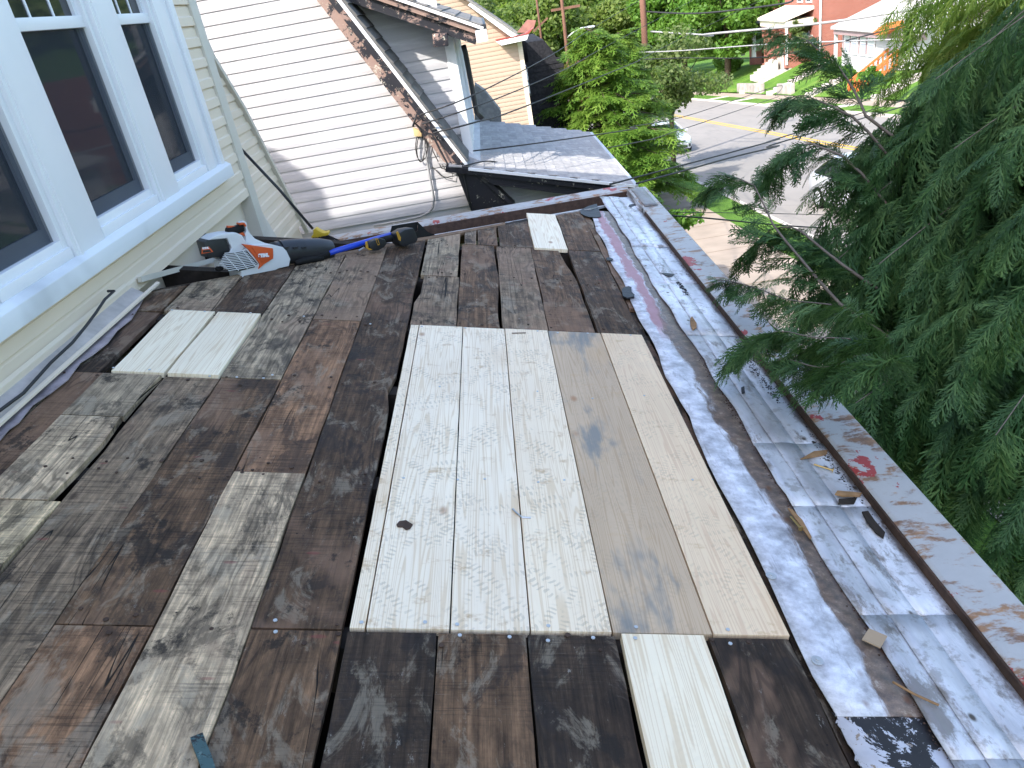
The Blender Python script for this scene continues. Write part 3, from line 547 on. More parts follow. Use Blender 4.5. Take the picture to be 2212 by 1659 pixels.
# ------------------------------------------------ torn flashing along the wall foot
def wpt(p,x=None): return P(*p,0,x)
edgeL=[(0,1190),(60,1120),(120,1080),(210,965),(330,885),(440,800),(520,690),(600,640),(700,560),(760,480),(850,410),(900,330),(935,262)]
low=[d2w(*deck(*ZB(*p),.006),.006) for p in edgeL]; n_=len(low)
up=[np.array((WX+.03,low[i][1]-.10+.02*math.sin(i*2),-1.155)) for i in range(n_)]
low=[np.array((-2.0,.8,-1.18))]+low; up=[np.array((WX+.03,.8,-1.155))]+up
V=[w2d(p) for p in low+up]; n_=len(low)
o=mk('torn_flashing',V,[(i,i+1,n_+i+1,n_+i) for i in range(n_-1)],M['lead'],roof,world=False); sdm=o.modifiers.new('thickness','SOLIDIFY'); sdm.thickness=.004
def wstrip(name,x0,x1,za,zb,y0,y1,mat,t=.01):
    mb=MB(); A=np.array((x0,y0,za)); Bq=np.array((x1,y0,zb)); mb.prism([w2d(p) for p in (A,Bq,Bq+(0,0,t),A+(0,0,t))],(0,y1-y0,0)); return mb.build(name,mat,roof,world=False)
M['lilac']=flat('dusty_flashing',(.55,.49,.46),.7,.2,0,.3,8)
wstrip('starter_strip',WX+.004,WX+.014,-1.060,-1.075,1.0,4.08,M['cream'],.012)
wstrip('base_flashing',WX+.008,WX+.070,-1.090,-1.135,1.0,4.12,M['lilac'],.004)
wstrip('starter_strip',WX+.070,WX+.086,-1.137,-1.143,1.0,4.30,M['cream'],.010)
mb=MB(); a=np.array((WX+.03,4.20,-1.075)); b=np.array((WX+.03,6.5,-1.56)); mb.bar(a,b,.022,.03); b2=[w2d(p) for p in mb.v]; mb.v=b2; mb.build('starter_strip',M['creamtrim'],roof,world=False)
# ================================================================== white neighbour house
YW=9.4; YR=9.1; YD=9.74
wh=empty('white_house',(-4,11,gz(11)),'white vinyl sided gambrel house with flaking dark rake trim next door','house')
pz=lambda p,y: P(*p,1,y)
# rake line (outer, lower edge of the flaking board) measured in the plane YR
r0=pz(Z2(150,0),YR); r1=pz(Z2(780,800),YR); r2=pz(Z2(1035,1095),YR)
sl_=(r1[2]-r0[2])/(r1[0]-r0[0])
def rake_x(z,off=0): return r0[0]+(z-r0[2])/sl_+off
top_z=2.2
ZLOW=-2.3
bk=MB(); bk.prism([(-9,YW+.02,gz(9)),(.15,YW+.02,gz(9)),(.15,YW+.02,-1.95),(rake_x(-1.5)+.12,YW+.02,-1.5),(rake_x(top_z)+.15,YW+.02,top_z),(-9,YW+.02,top_z+2)],(0,3.3,0)); ww=bk.build('wall',M['white'],wh)
E2=.127
def prof2(e): return [(-.012,.003),(.009,0),(.012,.002),(.0125,e*.30),(.009,e*.62),(.001,e+.001),(-.012,e+.001)]
zl=float(pz(Z2(200,370),YW)[2])
for k in range(-15,16):
    z=zl+E2*k
    pr=[(dx,dz) for dx,dz in prof2(E2)]
    def xr(zz_):
        if zz_<-1.78: return float(pz(Z2(1150,1385),YW)[0])+( -zz_-1.9)*.05
        return min(rake_x(zz_)+.16, .05)
    A=[(-7.5,YW-dx,z+dz) for dx,dz in pr]; Bq=[(xr(z+dz),YW-dx,z+dz) for dx,dz in pr]; n_=len(A)
    b=MB(); b.add(A+Bq,[tuple(range(n_))[::-1],tuple(range(n_,2*n_))]+[(i,(i+1)%n_,n_+(i+1)%n_,n_+i) for i in range(n_)]); b.build('siding_board',M['white'],ww)
# flaking rake board, soffit, drip edge, roof edge
dvec=np.array((1,0,sl_)); dvec/=np.linalg.norm(dvec); dvec=dvec if dvec[2]<0 else -dvec; nvec=np.array((-dvec[2],0,dvec[0]))   # across the rake, up-right
A=r0-dvec*1.8; Lr=float(np.linalg.norm(r2-r0))+1.8
wA=float((pz(Z2(275,0),YR)-r0)@nvec)
def slab(name,mat,o0,o1,y0,y1,l0=0,l1=Lr,par=wh):
    b=MB(); q=[A+nvec*o0+dvec*l0,A+nvec*o1+dvec*l0,A+nvec*o1+dvec*l1,A+nvec*o0+dvec*l1]
    b.prism([(p[0],y0,p[2]) for p in q],(0,y1-y0,0)); return b.build(name,mat,par)
slab('rake_board',M['peel_brown'],0,wA*.62,YR,YR+.035); slab('rake_board',M['peel'],wA*.62+.002,wA+.01,YR-.02,YR+.03,0,Lr+.05); slab('soffit',M['peel_brown'],.004,.02,YR+.036,YW)
slab('drip_edge',M['trim'],wA+.012,wA+.048,YR-.045,YR-.005,0,Lr+.05)
rf=slab('roof',M['sh_dark'],wA+.05,wA+.075,YR-.04,YR+6.5,0,Lr+.03)
for k in range(22):   # shingle ends seen along the rake
    l=k*.145; q0=A+nvec*(wA+.076)+dvec*l; 
    b=MB(); q=[q0,q0+nvec*.010+dvec*.13,q0+nvec*.016+dvec*.14,q0+dvec*.14]; b.prism([(p[0],YR-.045,p[2]) for p in q],(0,.75,0)); b.build('shingle',M['sh_dark'],rf)
# dark lower return where the rake meets the porch
b=MB(); q=[Z2(1045,1085),Z2(1165,1090),Z2(1300,1200),Z2(1440,1335),Z2(1160,1388)]; b.prism([pz(p,YR-.02) for p in q],(0,.42,0)); b.build('eave_return',M['blackpaint'],wh,bevel=.004)
b=MB(); b.bar(pz(Z2(1165,1100),YR-.03),pz(Z2(1440,1340),YR-.03),.05,.06,(0,1,0)); b.build('eave_return_trim',M['blackpaint'],wh)
# dormer
dc=pz(Z2(985,320),YD); db_=pz(Z2(1165,1000),YD); DXc=float(db_[0])
e0=pz(Z2(385,20),YD-.42); e1=pz(Z2(1168,285),YD-.42)
esl=(e1[2]-e0[2])/(e1[0]-e0[0])
def eave_z(x): return e1[2]+(x-e1[0])*esl
dm=MB(); dm.prism([(DXc-2.9,YD+.02,eave_z(DXc-2.9)+.1),(DXc-2.9,YD+.02,-1.0),(DXc,YD+.02,-1.75),(DXc,YD+.02,eave_z(DXc)+.1)],(0,3.2,0)); dw=dm.build('dormer_wall',M['white'],wh)
for k in range(-9,12):
    z=zl+.03+E2*k; x1=DXc-.10
    zz0=z+E2*.5
    # left end runs into the main roof
    xl=rake_x(zz0,.05); 
    if z>eave_z(xl): continue
    xr_=x1
    pts=[(-.012,0),(.014,0),(.0135,E2*.3),(.009,E2*.62),(.002,E2),(-.012,E2)]
    b=MB(); b.prism([(xl,YD-dx,z+dz) for dx,dz in pts],(xr_-xl,0,0)); b.build('siding_board',M['white'],dw)
b=MB(); b.box((DXc-.10,YD-.03,-1.72),(DXc+.012,YD+.09,eave_z(DXc)+.05)); b.build('corner_board',M['trim'],wh,bevel=.004)
b=MB(); b.box((DXc,YD+.09,-1.72),(DXc+.006,YD+3.1,eave_z(DXc)+.05)); b.build('dormer_front',M['trimdirt'],wh)
for yy in (YD+.35,YD+.8,YD+1.6,YD+2.3):
    b=MB(); b.box((DXc+.006,yy,-1.55),(DXc+.03,yy+.09,eave_z(DXc)-.02)); b.build('trim_board',M['trim'],wh)
b=MB(); b.box((DXc+.004,YD+.9,-1.25),(DXc+.012,YD+1.58,-.55)); b.build('window_pane',M['glass'],wh)
up_=np.array((-esl,0,1.0)); up_/=np.linalg.norm(up_); xe=e1[0]+.02
def dor(name,mat,x0,x1,o0,o1,y0,y1):
    b=MB(); q=[np.array((x0,y0,eave_z(x0)))+up_*o0,np.array((x1,y0,eave_z(x1)))+up_*o0,np.array((x1,y0,eave_z(x1)))+up_*o1,np.array((x0,y0,eave_z(x0)))+up_*o1]
    b.prism(q,(0,y1-y0,0)); return b.build(name,mat,wh)
YE=YD-.42
dor('dormer_fascia',M['peel'],e1[0]-3,xe,-.0,.105,YE,YE+.04); dor('dormer_fascia',M['peel_brown'],e1[0]-3,xe+.02,.108,.165,YE-.05,YE+.03); dor('soffit',M['blackpaint'],e1[0]-3,xe,.0,.02,YE+.042,YE+3.6)
dor('drip_edge',M['trim'],e1[0]-3,xe+.03,.168,.20,YE-.085,YE-.045)
dr=dor('dormer_roof',M['sh_mid'],e1[0]-3,xe+.04,.17,.205,YE-.04,YE+3.4)
for k in range(16):
    x=xe+.02-k*.14; b=MB(); z0=np.array((x,YE-.07,eave_z(x)))+up_*.207; z1=np.array((x-.15,YE-.07,eave_z(x-.15)))+up_*.207
    b.prism([z0,z0+up_*.016,z1+up_*.003,z1],(0,3.45,0)); b.build('shingle_course',M['sh_mid'],dr)
b=MB(); b.bar(pz(Z2(950,215),YE-.06),pz(Z2(958,300),YE-.06),.16,.16,(0,1,0)); b.build('eave_bracket',M['peel'],wh,bevel=.006)
b=MB(); g0=np.array((xe+.09,YE-.08,eave_z(xe)+.12)); b.box((g0[0]-.06,g0[1],g0[2]-.05),(g0[0]+.06,g0[1]+3.4,g0[2]+.07)); b.build('gutter',M['black'],wh,bevel=.01)
b=MB(); b.box((g0[0]-.07,g0[1]-.012,g0[2]-.10),(g0[0]+.055,g0[1]-.002,g0[2]+.02)); b.build('gutter_end',M['trim'],wh)
b=MB(); b.tube([pz(Z2(1075,300),YD+.1)+(.05,0,0),pz(Z2(1088,345),YD+.12)+(.05,0,0),pz(Z2(1162,735),YD+.12)+(.05,0,0),pz(Z2(1200,775),YD+.12)+(.05,0,0)],.032,8); b.build('downspout',M['black'],wh,smooth=True)
# porch roof with single shingles
pa=pz(Z2(1160,1080),8.95); pb=pz(Z2(2210,1190),8.95); YB=12.95
pe=(pb-pa)/np.linalg.norm(pb-pa); pn=np.cross(pe,[0,1,0]); pn=pn if pn[2]>0 else -pn
b=MB(); q=[pa-pe*.3,pb,pb+(0,YB-8.95,0),pa-pe*.3+np.array((0,YB-8.95,0))]; b.prism([p-pn*.03 for p in q],tuple(-pn*.06)); pr_=b.build('porch_roof_deck',M['sh_black'],wh)
PL=float(np.linalg.norm(pb-pa)); ex=.125; tw=.20; me=None
nrow=int((PL+.25)/ex); i0=0
tabm=MB(); 
V=[np.array((0,0,.0)),np.array((0,tw-.016,.002)),np.array((-ex*1.22,tw-.016,-.010)),np.array((-ex*1.22,0,-.010))]
for jr in range(nrow+1):
    s=PL-jr*ex; off=(jr%2)*tw/2
    for kc in range(int(4.0/tw)+1):
        y=8.95+kc*tw-off
        if y<8.90 or y>YB-.05: continue
        if me is None:
            loc=[pe*v[0]+np.array((0,v[1],0))+pn*v[2] for v in V]; tb=MB(); tb.prism([p+pn*.0 for p in loc],tuple(pn*.012)); ob=tb.build('shingle',M['sh_grey'],pr_); me=ob.data
        else: ob=link('shingle',me,pr_)
        p=pa+pe*s+np.array((0,y-8.95,0))-pn*(.022); ob.location=tuple(p); ob.rotation_euler=(random.uniform(-.006,.006),0,random.uniform(-.008,.008))
def edgebar(name,a,b_,w,h,mat,dz=0):
    b=MB(); b.bar(np.asarray(a)+(0,0,dz),np.asarray(b_)+(0,0,dz),w,h); return b.build(name,mat,wh)
edgebar('drip_edge',pa-pe*.05+(0,-.03,-.025),pb+(0,-.03,-.025),.02,.03,M['trim']); edgebar('porch_gutter',pb+pe*.02,pb+pe*.02+(0,YB-8.95,0),.05,.03,M['galv'],-.03)
b=MB(); b.prism([pz(Z2(*p),13.0) for p in ((1175,545),(1240,590),(1345,720),(1350,790),(1175,800))],(0,.4,0)); b.build('side_roof',M['sh_mid'],wh)
b=MB(); q=[Z2(1150,1088),Z2(2130,1215),Z2(1790,1262),Z2(1290,1197)]; b.prism([pz(p,8.99) for p in q],(0,.10,0)); b.build('porch_fascia',M['blackpaint'],wh)
b=MB(); b.bar(pz(Z2(1165,1115),8.97),pz(Z2(2050,1228),8.97),.05,.04); b.build('porch_fascia_trim',M['blackpaint'],wh)
zp=[pz(Z2(1300,1190),9.36),pz(Z2(2150,1240),9.36)]
b=MB(); b.prism([(-.3,9.38,-1.88),(1.36,9.38,-2.36),(1.42,9.38,gz(9)),(-.3,9.38,gz(9))],(0,3.3,0)); pw=b.build('porch_wall',M['white'],wh)
for k in range(8):
    z=-1.92-E2*k; xe_=min(1.36,pa[0]+(pa[2]-(z+E2+.10))/math.tan(R_(15.6)))
    if xe_<.1: continue
    b=MB(); b.prism([(-.1,9.37-dx,z+dz) for dx,dz in prof2(E2)],(xe_+.1,0,0)); b.build('siding_board',M['white'],pw)
# service box, cable and wire loops on the gable wall
sb=empty('meter_box',tuple(pz(Z2(800,850),YW-.06)),'small yellow service box with cable loops under the flaking rake','service box')
b=MB(); b.prism([pz(p,YW-.10) for p in (Z2(775,830),Z2(830,850),Z2(832,885),Z2(785,885))],(0,.08,0)); b.build('box',flat('yellow_box',(.62,.47,.25)),sb,bevel=.004)
b=MB(); cpts=[Z2(*p) for p in ((845,880),(850,960),(870,1060),(885,1150),(900,1220),(912,1290),(905,1340),(880,1375),(820,1405),(700,1430),(520,1462))]; b.tube([pz(p,YW-.045) for p in cpts],.014,6); b.build('cable',M['greycable'],sb,smooth=True)
b=MB()
for c,rx,ry in ((Z2(825,965),25,85),(Z2(830,950),38,95)):
    b.tube([pz((c[0]+rx*.33*math.cos(t),c[1]+ry*.33*math.sin(t)),YW-.05) for t in np.linspace(0,6.28,22)],.006,5)
b.tube([pz(Z2(*p),YW-.05) for p in ((880,880),(905,980),(960,1090),(1030,1110),(1030,1160),(960,1140),(900,1080))],.006,5); b.build('cable_loop',M['cable'],sb,smooth=True)
b=MB(); b.tube([pz(Z2(*p),YR-.06) for p in ((775,820),(800,740),(830,770),(790,800),(850,860),(900,870),(960,990),(1010,1080),(1090,1060),(1110,1150),(1155,1360))],.012,6); b.build('cable',M['cable'],sb,smooth=True)
# ================================================================== tan house further along
YT=24.0
th=empty('tan_house',(-3,27,gz(26)),'tan vinyl sided house with white rake and red gutter','house')
tz=lambda x,y,Y=YT: P(*ZT(x,y),1,Y)
tcx=float(tz(1230,1100)[0])            # corner x
b=MB(); rk0=tz(290,70); rk1=tz(1080,640); s3=(rk1[2]-rk0[2])/(rk1[0]-rk0[0])
b.prism([(rk0[0]-5,YT+.02,rk0[2]-5*s3*1.0),(tcx,YT+.02,rk1[2]-.05),(tcx,YT+.02,gz(24)),(rk0[0]-5,YT+.02,gz(24))],(0,8,0)); tw_=b.build('wall',M['tan'],th)
E3=.118; z0=float(tz(300,880)[2])
for k in range(-24,40):
    z=z0+E3*k; xr_=min(tcx-.12, rk1[0]+(z+E3-rk1[2])/s3+.1)
    if xr_<-3.2: continue
    b=MB(); b.prism([(-3.5,YT-dx,z+dz) for dx,dz in prof2(E3)],(xr_+3.5,0,0)); b.build('siding_board',M['tan'],tw_)
b=MB(); b.box((tcx-.12,YT-.03,gz(24)),(tcx+.01,YT+.1,rk1[2]-.1)); b.build('corner_board',vinyl('tan_trim',(.62,.52,.42)),th)
b=MB(); b.prism([tz(x,y,YT-.35) for x,y in ((255,90),(310,20),(1130,600),(1000,640))],(0,.3,0)); b.build('rake_board',M['trim'],th)
b=MB(); b.prism([tz(x,y,YT-.40) for x,y in ((730,715),(1300,595),(1270,690),(830,785))],(0,.36,0)); b.build('cornice_return',M['trim'],th)
b=MB(); b.prism([tz(x,y,YT-.41) for x,y in ((735,690),(1120,615),(1250,580),(1390,480),(1300,590),(735,712))],(0,.4,0)); b.build('red_gutter',flat('red_roof_metal',(.30,.06,.045),.5,.4,0,.3),th)
q=[tz(310,15,YT-.4),tz(1105,560,YT-.4)]; dq=(q[1]-q[0])/np.linalg.norm(q[1]-q[0]); nq=np.array((-dq[2],0,dq[0])); nq=nq if nq[2]>0 else -nq; Lq=float(np.linalg.norm(q[1]-q[0]))+2
q0=q[0]-dq*2; b=MB(); b.prism([q0,q0+dq*Lq,q0+dq*Lq-nq*.05,q0-nq*.05],(0,8.5,0)); tr=b.build('roof',M['sh_mid'],th)
for k in range(int(Lq/.16)):
    a=q0+dq*(Lq-k*.16); b=MB(); b.prism([a+nq*.002,a+nq*.02,a-dq*.18+nq*.004,a-dq*.18+nq*.002],(0,8.5,0)); b.build('shingle_course',M['sh_mid'],tr)
b=MB(); b.prism([tz(x,y,YT+2) for x,y in ((1100,560),(1280,340),(1430,350),(1390,490),(1250,570))],(0,.05,.0)); b.build('porch_roof_metal',flat('faded_red_metal',(.36,.16,.13),.5,.4,0,.3),th)
fr_=MB(); xw=tcx+.02
w0=P(*ZT(1330,1140),0,xw); 
YA,YBw=YT+.5,YT+1.6; zt_=float(P(*ZT(1310,1120),1,YT+.9)[2]); zb_=float(P(*ZT(1380,1620),1,YT+.9)[2])
fr_.box((xw,YA,zb_),(xw+.05,YA+.09,zt_)); fr_.box((xw,YBw-.09,zb_),(xw+.05,YBw,zt_)); fr_.box((xw,YA,zt_-.08),(xw+.052,YBw,zt_)); fr_.box((xw,YA,zb_),(xw+.052,YBw,zb_+.08)); fr_.box((xw,YA,(zt_+zb_)/2-.03),(xw+.048,YBw,(zt_+zb_)/2+.03)); fr_.box((xw,(YA+YBw)/2-.025,zb_),(xw+.046,(YA+YBw)/2+.025,zt_))
wf=fr_.build('window',M['trim'],th); mk('pane',[(xw+.025,YA,zb_),(xw+.025,YBw,zb_),(xw+.025,YBw,zt_),(xw+.025,YA,zt_)],[(0,1,2,3)],M['glass'],wf)
# dark shingled wing behind the tree
dk=empty('dark_wing',(3,27,gz(27)),'black shingled building wing between tan house and evergreen','building')
YK=26.0; kz=lambda x,y: P(*ZT(x,y),1,YK)
b=MB(); pts=[kz(1265,735),kz(1560,690),kz(1740,910)]; pts+= [np.array((pts[2][0]+.25,YK,pts[2][2]-.9)),np.array((pts[2][0]+.25,YK,gz(26))),np.array((tcx,YK,gz(26)))]; b.prism(pts,(0,5,0)); dkw=b.build('wall',M['sh_black'],dk)
zk=gz(26)
for k in range(26):
    z=zk+1.2+k*.16
    if z>pts[0][2]-.1: break
    xr_=min(pts[2][0]+.25,pts[1][0]+(pts[1][2]-z)*(pts[2][0]-pts[1][0])/(pts[1][2]-pts[2][2]))
    b=MB(); b.prism([(tcx+.06,YK-dx,z+dz) for dx,dz in ((0,0),(.025,0),(.004,.165),(0,.165))],(xr_-tcx-.06,0,0)); b.build('shingle_course',M['sh_black'],dkw)
# ================================================================== houses across the street
Q2=lambda x,y: zz(2700,0,480,x,y)
Q3=lambda x,y: zz(3100,0,480,x,y)
def G(x,y):                          # point of the sloping street level seen at (x,y)
    r=ray(x,y); t=-5.0/(r[2]+.09*r[1]); return r*t
FX=29.0; PXF=26.6
bh=empty('brick_house',(33,84,gz(84)+1.8),'red brick house with cream porch roof across the street','house')
c0=P(*Q2(1740,700),0,FX); yc=float(c0[1]); zg=gz(yc)+1.7
b=MB(); b.box((FX,yc,zg-2),(FX+11,yc+9,zg+9.5)); bw=b.build('wall',M['brick'],bh)
b=MB(); b.tube([(FX-.08,yc-.05,zg),(FX-.08,yc-.05,zg+9)],.09,8); b.build('downspout',M['trim'],bh)
pr0=P(*Q2(1140,330),0,PXF); pr1=P(*Q2(720,290),0,PXF); ya,yb=float(pr0[1]),float(pr1[1]); zt=float(pr0[2])
zt2=float(P(*Q2(1680,100),0,FX)[2]); zb=float(P(*Q2(1140,1060),0,PXF)[2])
b=MB(); b.prism([(PXF-.3,ya-.2,zt),(FX,ya-.2,zt2),(FX,ya-.2,zt2-.25),(PXF-.3,ya-.2,zt-.2)],(0,yb-ya+.6,0)); b.build('porch_roof',flat('cream_roof_paint',(.66,.60,.52),.6,.3),bh)
b=MB(); b.box((PXF-.1,ya-.1,zt-.75),(FX,yb+.2,zt-.2)); b.build('porch_beam',flat('cream_trim',(.62,.58,.48),.6,.3),bh)
b=MB(); b.box((PXF-.05,ya-.12,zb-.3),(PXF+.12,ya+.06,zt-.2)); b.build('downspout',M['trim'],bh)
for yy in (ya,(ya+yb)/2,yb-.5):
    b=MB(); b.box((PXF,yy,zb-.6),(PXF+.5,yy+.5,zt-.75)); b.build('porch_pier',M['brick'],bh)
zr=float(P(*Q2(1300,730),0,PXF)[2])
b=MB(); b.box((PXF+.5,ya,zb-1.2),(FX-.01,ya+.28,zr)); b.build('porch_parapet',M['brick'],bh)
b=MB(); b.box((PXF+.45,ya-.03,zr),(FX-.01,ya+.32,zr+.12)); b.build('parapet_cap',M['conc'],bh)
b=MB(); b.box((PXF,(ya+yb)/2+.5,zb-1.2),(PXF+.28,yb,zr)); b.build('porch_parapet',M['brick'],bh)
b=MB(); b.box((PXF+.3,ya+.3,zb-1.4),(FX-.01,yb,zb+.1)); b.build('porch_floor',M['conc'],bh)
for k in range(6): bx(bh,'porch_step',M['conc'],PXF-.35*(k+1),PXF-.35*k,(ya+yb)/2-1.2,(ya+yb)/2+.5,zb-1.6,zb-.02-.22*k)
for yy in (ya+.8,ya+2.6):
    w=bx(bh,'window',M['trim'],FX-.06,FX-.002,yy,yy+1.2,zr+.2,zt-.9); bx(w,'pane',M['glass'],FX-.075,FX-.062,yy+.12,yy+1.08,zr+.3,zt-1.0)
w=bx(bh,'door',flat('brown_door',(.16,.08,.05)),FX-.06,FX-.002,yb-1.5,yb-.5,zb+.1,zt-.9)
for k,yy in enumerate((ya+.3,ya+2.4)):
    w=bx(bh,'window',M['trim'],FX-.08,FX-.002,yy,yy+1.2,zt2+.25,zt2+2.1); bx(w,'pane',M['glass'],FX-.095,FX-.082,yy+.12,yy+1.08,zt2+.4,zt2+1.9)
# darker neighbour porch further down
dh=empty('porch_house',(32,100,gz(100)+1.5),'red brick house with blue grey porch beside the leafy trees','house')
y2=yb+2.6
b=MB(); b.box((FX,y2,zg-3),(FX+10,y2+9,zg+8)); b.build('wall',M['brick'],dh)
b=MB(); za_=float(P(*Q2(600,330),0,PXF)[2]); b.box((PXF-.3,y2-.2,za_-.5),(FX,y2+5,za_)); b.build('porch_roof',flat('blue_grey_paint',(.12,.14,.18),.6,.3),dh)
for yy in (y2,y2+3.6):
    b=MB(); b.box((PXF-.1,yy,za_-3.6),(PXF+.25,yy+.35,za_-.5)); b.build('porch_column',flat('pale_blue_paint',(.45,.50,.56)),dh)
b=MB(); b.box((PXF-.1,y2+.36,za_-2.3),(PXF+.05,y2+3.6,za_-.5)); b.build('porch_blind',flat('brown_blind',(.34,.26,.22)),dh)
# white house with sun room
SF=26.2
sh_=empty('sunroom_house',(30,58,gz(58)+1.7),'white sided house with sunroom windows and orange stairs','house')
l0=P(*Q3(275,600),0,SF); r0_=P(*Q3(1180,600),0,SF); yl,yr=float(l0[1]),float(r0_[1]); zb2=float(P(*Q3(280,1180),0,SF)[2]); zt3=float(P(*Q3(280,430),0,SF)[2])
b=MB(); b.box((SF,yr-3,zb2),(SF+4,yl,zt3)); sw_=b.build('wall',M['white'],sh_)
b=MB(); b.box((SF+.03,yr-3,zb2-2.5),(SF+4,yl-.02,zb2)); b.build('foundation',flat('tan_block',(.45,.36,.22)),sh_)
for k in range(12):
    z=zb2+.02+k*.2; b=MB(); b.prism([(SF-dx,yl-.02,z+dz) for dx,dz in ((0,0),(.03,0),(.005,.2),(0,.2))],(0,yr-yl+.02,0)); 
    if z< zb2+1.3: b.build('siding_board',M['white'],sw_)
def swin(x0,x1):
    a=P(*Q3(x0,510+ (x0-330)*.12),0,SF); c=P(*Q3(x1,930+(x1-330)*.12),0,SF); y0,y1=float(c[1]),float(a[1]); z0,z1=float(P(*Q3(x0,920+(x0-330)*.13),0,SF)[2]),float(a[2])
    w=MB(); w.box((SF-.09,y0,z0),(SF-.031,y1,z1)); w=w.build('window',M['trim'],sh_)
    zm=(z0+z1)/2+.05; fr=flat('curtained_glass',(.50,.53,.56),.15,.5) if 'cg' not in M else M['cg']; M['cg']=fr
    bx(w,'pane',M['cg'],SF-.10,SF-.092,y0+.1,y1-.1,zm+.05,z1-.1); bx(w,'pane',M['sash'],SF-.10,SF-.092,y0+.1,y1-.1,z0+.1,zm-.05)
for x0,x1 in ((330,430),(450,545),(605,705),(735,835)): swin(x0,x1)
M['mauve']=flat('mauve_trim',(.30,.22,.23))
for x in (320,440,590,720): 
    a=P(*Q3(x,520),0,SF); bx(sh_,'trim_board',M['mauve'],SF-.11,SF-.03,float(a[1])-.08,float(a[1])+.08,zb2+1.2,zt3-.4)
b=MB(); b.prism([(SF-.7,yr-4,zt3-.02),(SF+4.2,yr-4,zt3+1.5),(SF+4.2,yr-4,zt3+1.3),(SF-.7,yr-4,zt3-.2)],(0,yl-yr+4.5,0)); b.build('sunroom_roof',M['sh_grey'],sh_)
b=MB(); b.box((SF-.55,yr-3.6,zt3-.55),(SF+.2,yl+.3,zt3-.2)); b.build('eave_soffit',M['mauve'],sh_)
bx(sh_,'downspout',M['galv'],SF-.5,SF-.3,yl+.1,yl+.3,zb2,zt3-.3)
b=MB(); b.box((SF+4.05,yr-6,zb2),(SF+12,yl+.6,zt3+6)); b.build('upper_wall',flat('cream_wall',(.70,.66,.52),.7,.2),sh_)
for yy in (yr-3.2,yr+.4): 
    w=bx(sh_,'window',M['mauve'],SF+3.95,SF+4.04,yy,yy+1.3,zt3+2.2,zt3+4); bx(w,'pane',M['glass'],SF+3.93,SF+3.945,yy+.12,yy+1.18,zt3+2.35,zt3+3.85)
M['orange']=flat('orange_stain',(.60,.16,.05),.6,.3)
so_=P(*Q3(770,1140),0,SF-2.4); s1=P(*Q3(1040,930),0,SF-.2); st=empty('porch_stairs',tuple(so_),'orange stained wooden stairs and railing by white house','stairs')
y_a=float(s1[1])
for dy in (0,-1.3):
    b=MB(); b.bar((SF-2.6,y_a+dy,zb2+.15),(SF-.1,y_a+dy,zb2+1.75),.1,.14); b.build('handrail',M['orange'],st); b=MB(); b.bar((SF-2.6,y_a+dy,zb2-.6),(SF-.1,y_a+dy,zb2+.95),.08,.12); b.build('bottom_rail',M['orange'],st)
    for k in range(9):
        x=SF-2.55+k*.3; b=MB(); z=zb2-.55+k*.3*.62; b.box((x-.045,y_a+dy-.045,z),(x+.045,y_a+dy+.045,z+.75)); b.build('baluster',M['orange'],st)
    b=MB(); b.box((SF-2.7,y_a+dy-.07,zb2-1.4),(SF-2.56,y_a+dy+.07,zb2+.25)); b.build('newel_post',M['orange'],st)
for k in range(6): bx(st,'tread',M['orange'],SF-2.5+k*.4,SF-2.08+k*.4,y_a-1.25,y_a-.05,zb2-.85+k*.25,zb2-.79+k*.25)
b=MB(); q=[P(*Q3(*p),0,SF-1.3) for p in ((760,590),(930,610),(1150,500),(1130,380),(1000,400))]; b.prism(q,(.7,0,.0)); b.build('door_hood',M['orange'],sh_)
# retaining walls at the far sidewalk
for (xa,ya_,xb,yb_,lab) in ((300,1540,720,1540,'low grey concrete retaining wall left of brick house steps'),(990,1560,1240,1560,'short concrete retaining wall right of brick house steps')):
    a=P(*Q2(xa,ya_),0,22.95); c=P(*Q2(xb,yb_),0,22.95); b=MB(); y0,y1=sorted((float(a[1]),float(c[1]))); b.prism([(22.9,y0,gz(y0)-.2),(23.2,y0,gz(y0)-.2),(23.2,y0,gz(y0)+1.0),(22.9,y0,gz(y0)+1.0)],(0,y1-y0,-.09*(y1-y0))); tag(b.build('retaining_wall',flat('stained_concrete',(.36,.33,.30),.9,.1,0,.4,2),bevel=.03),lab,'wall')
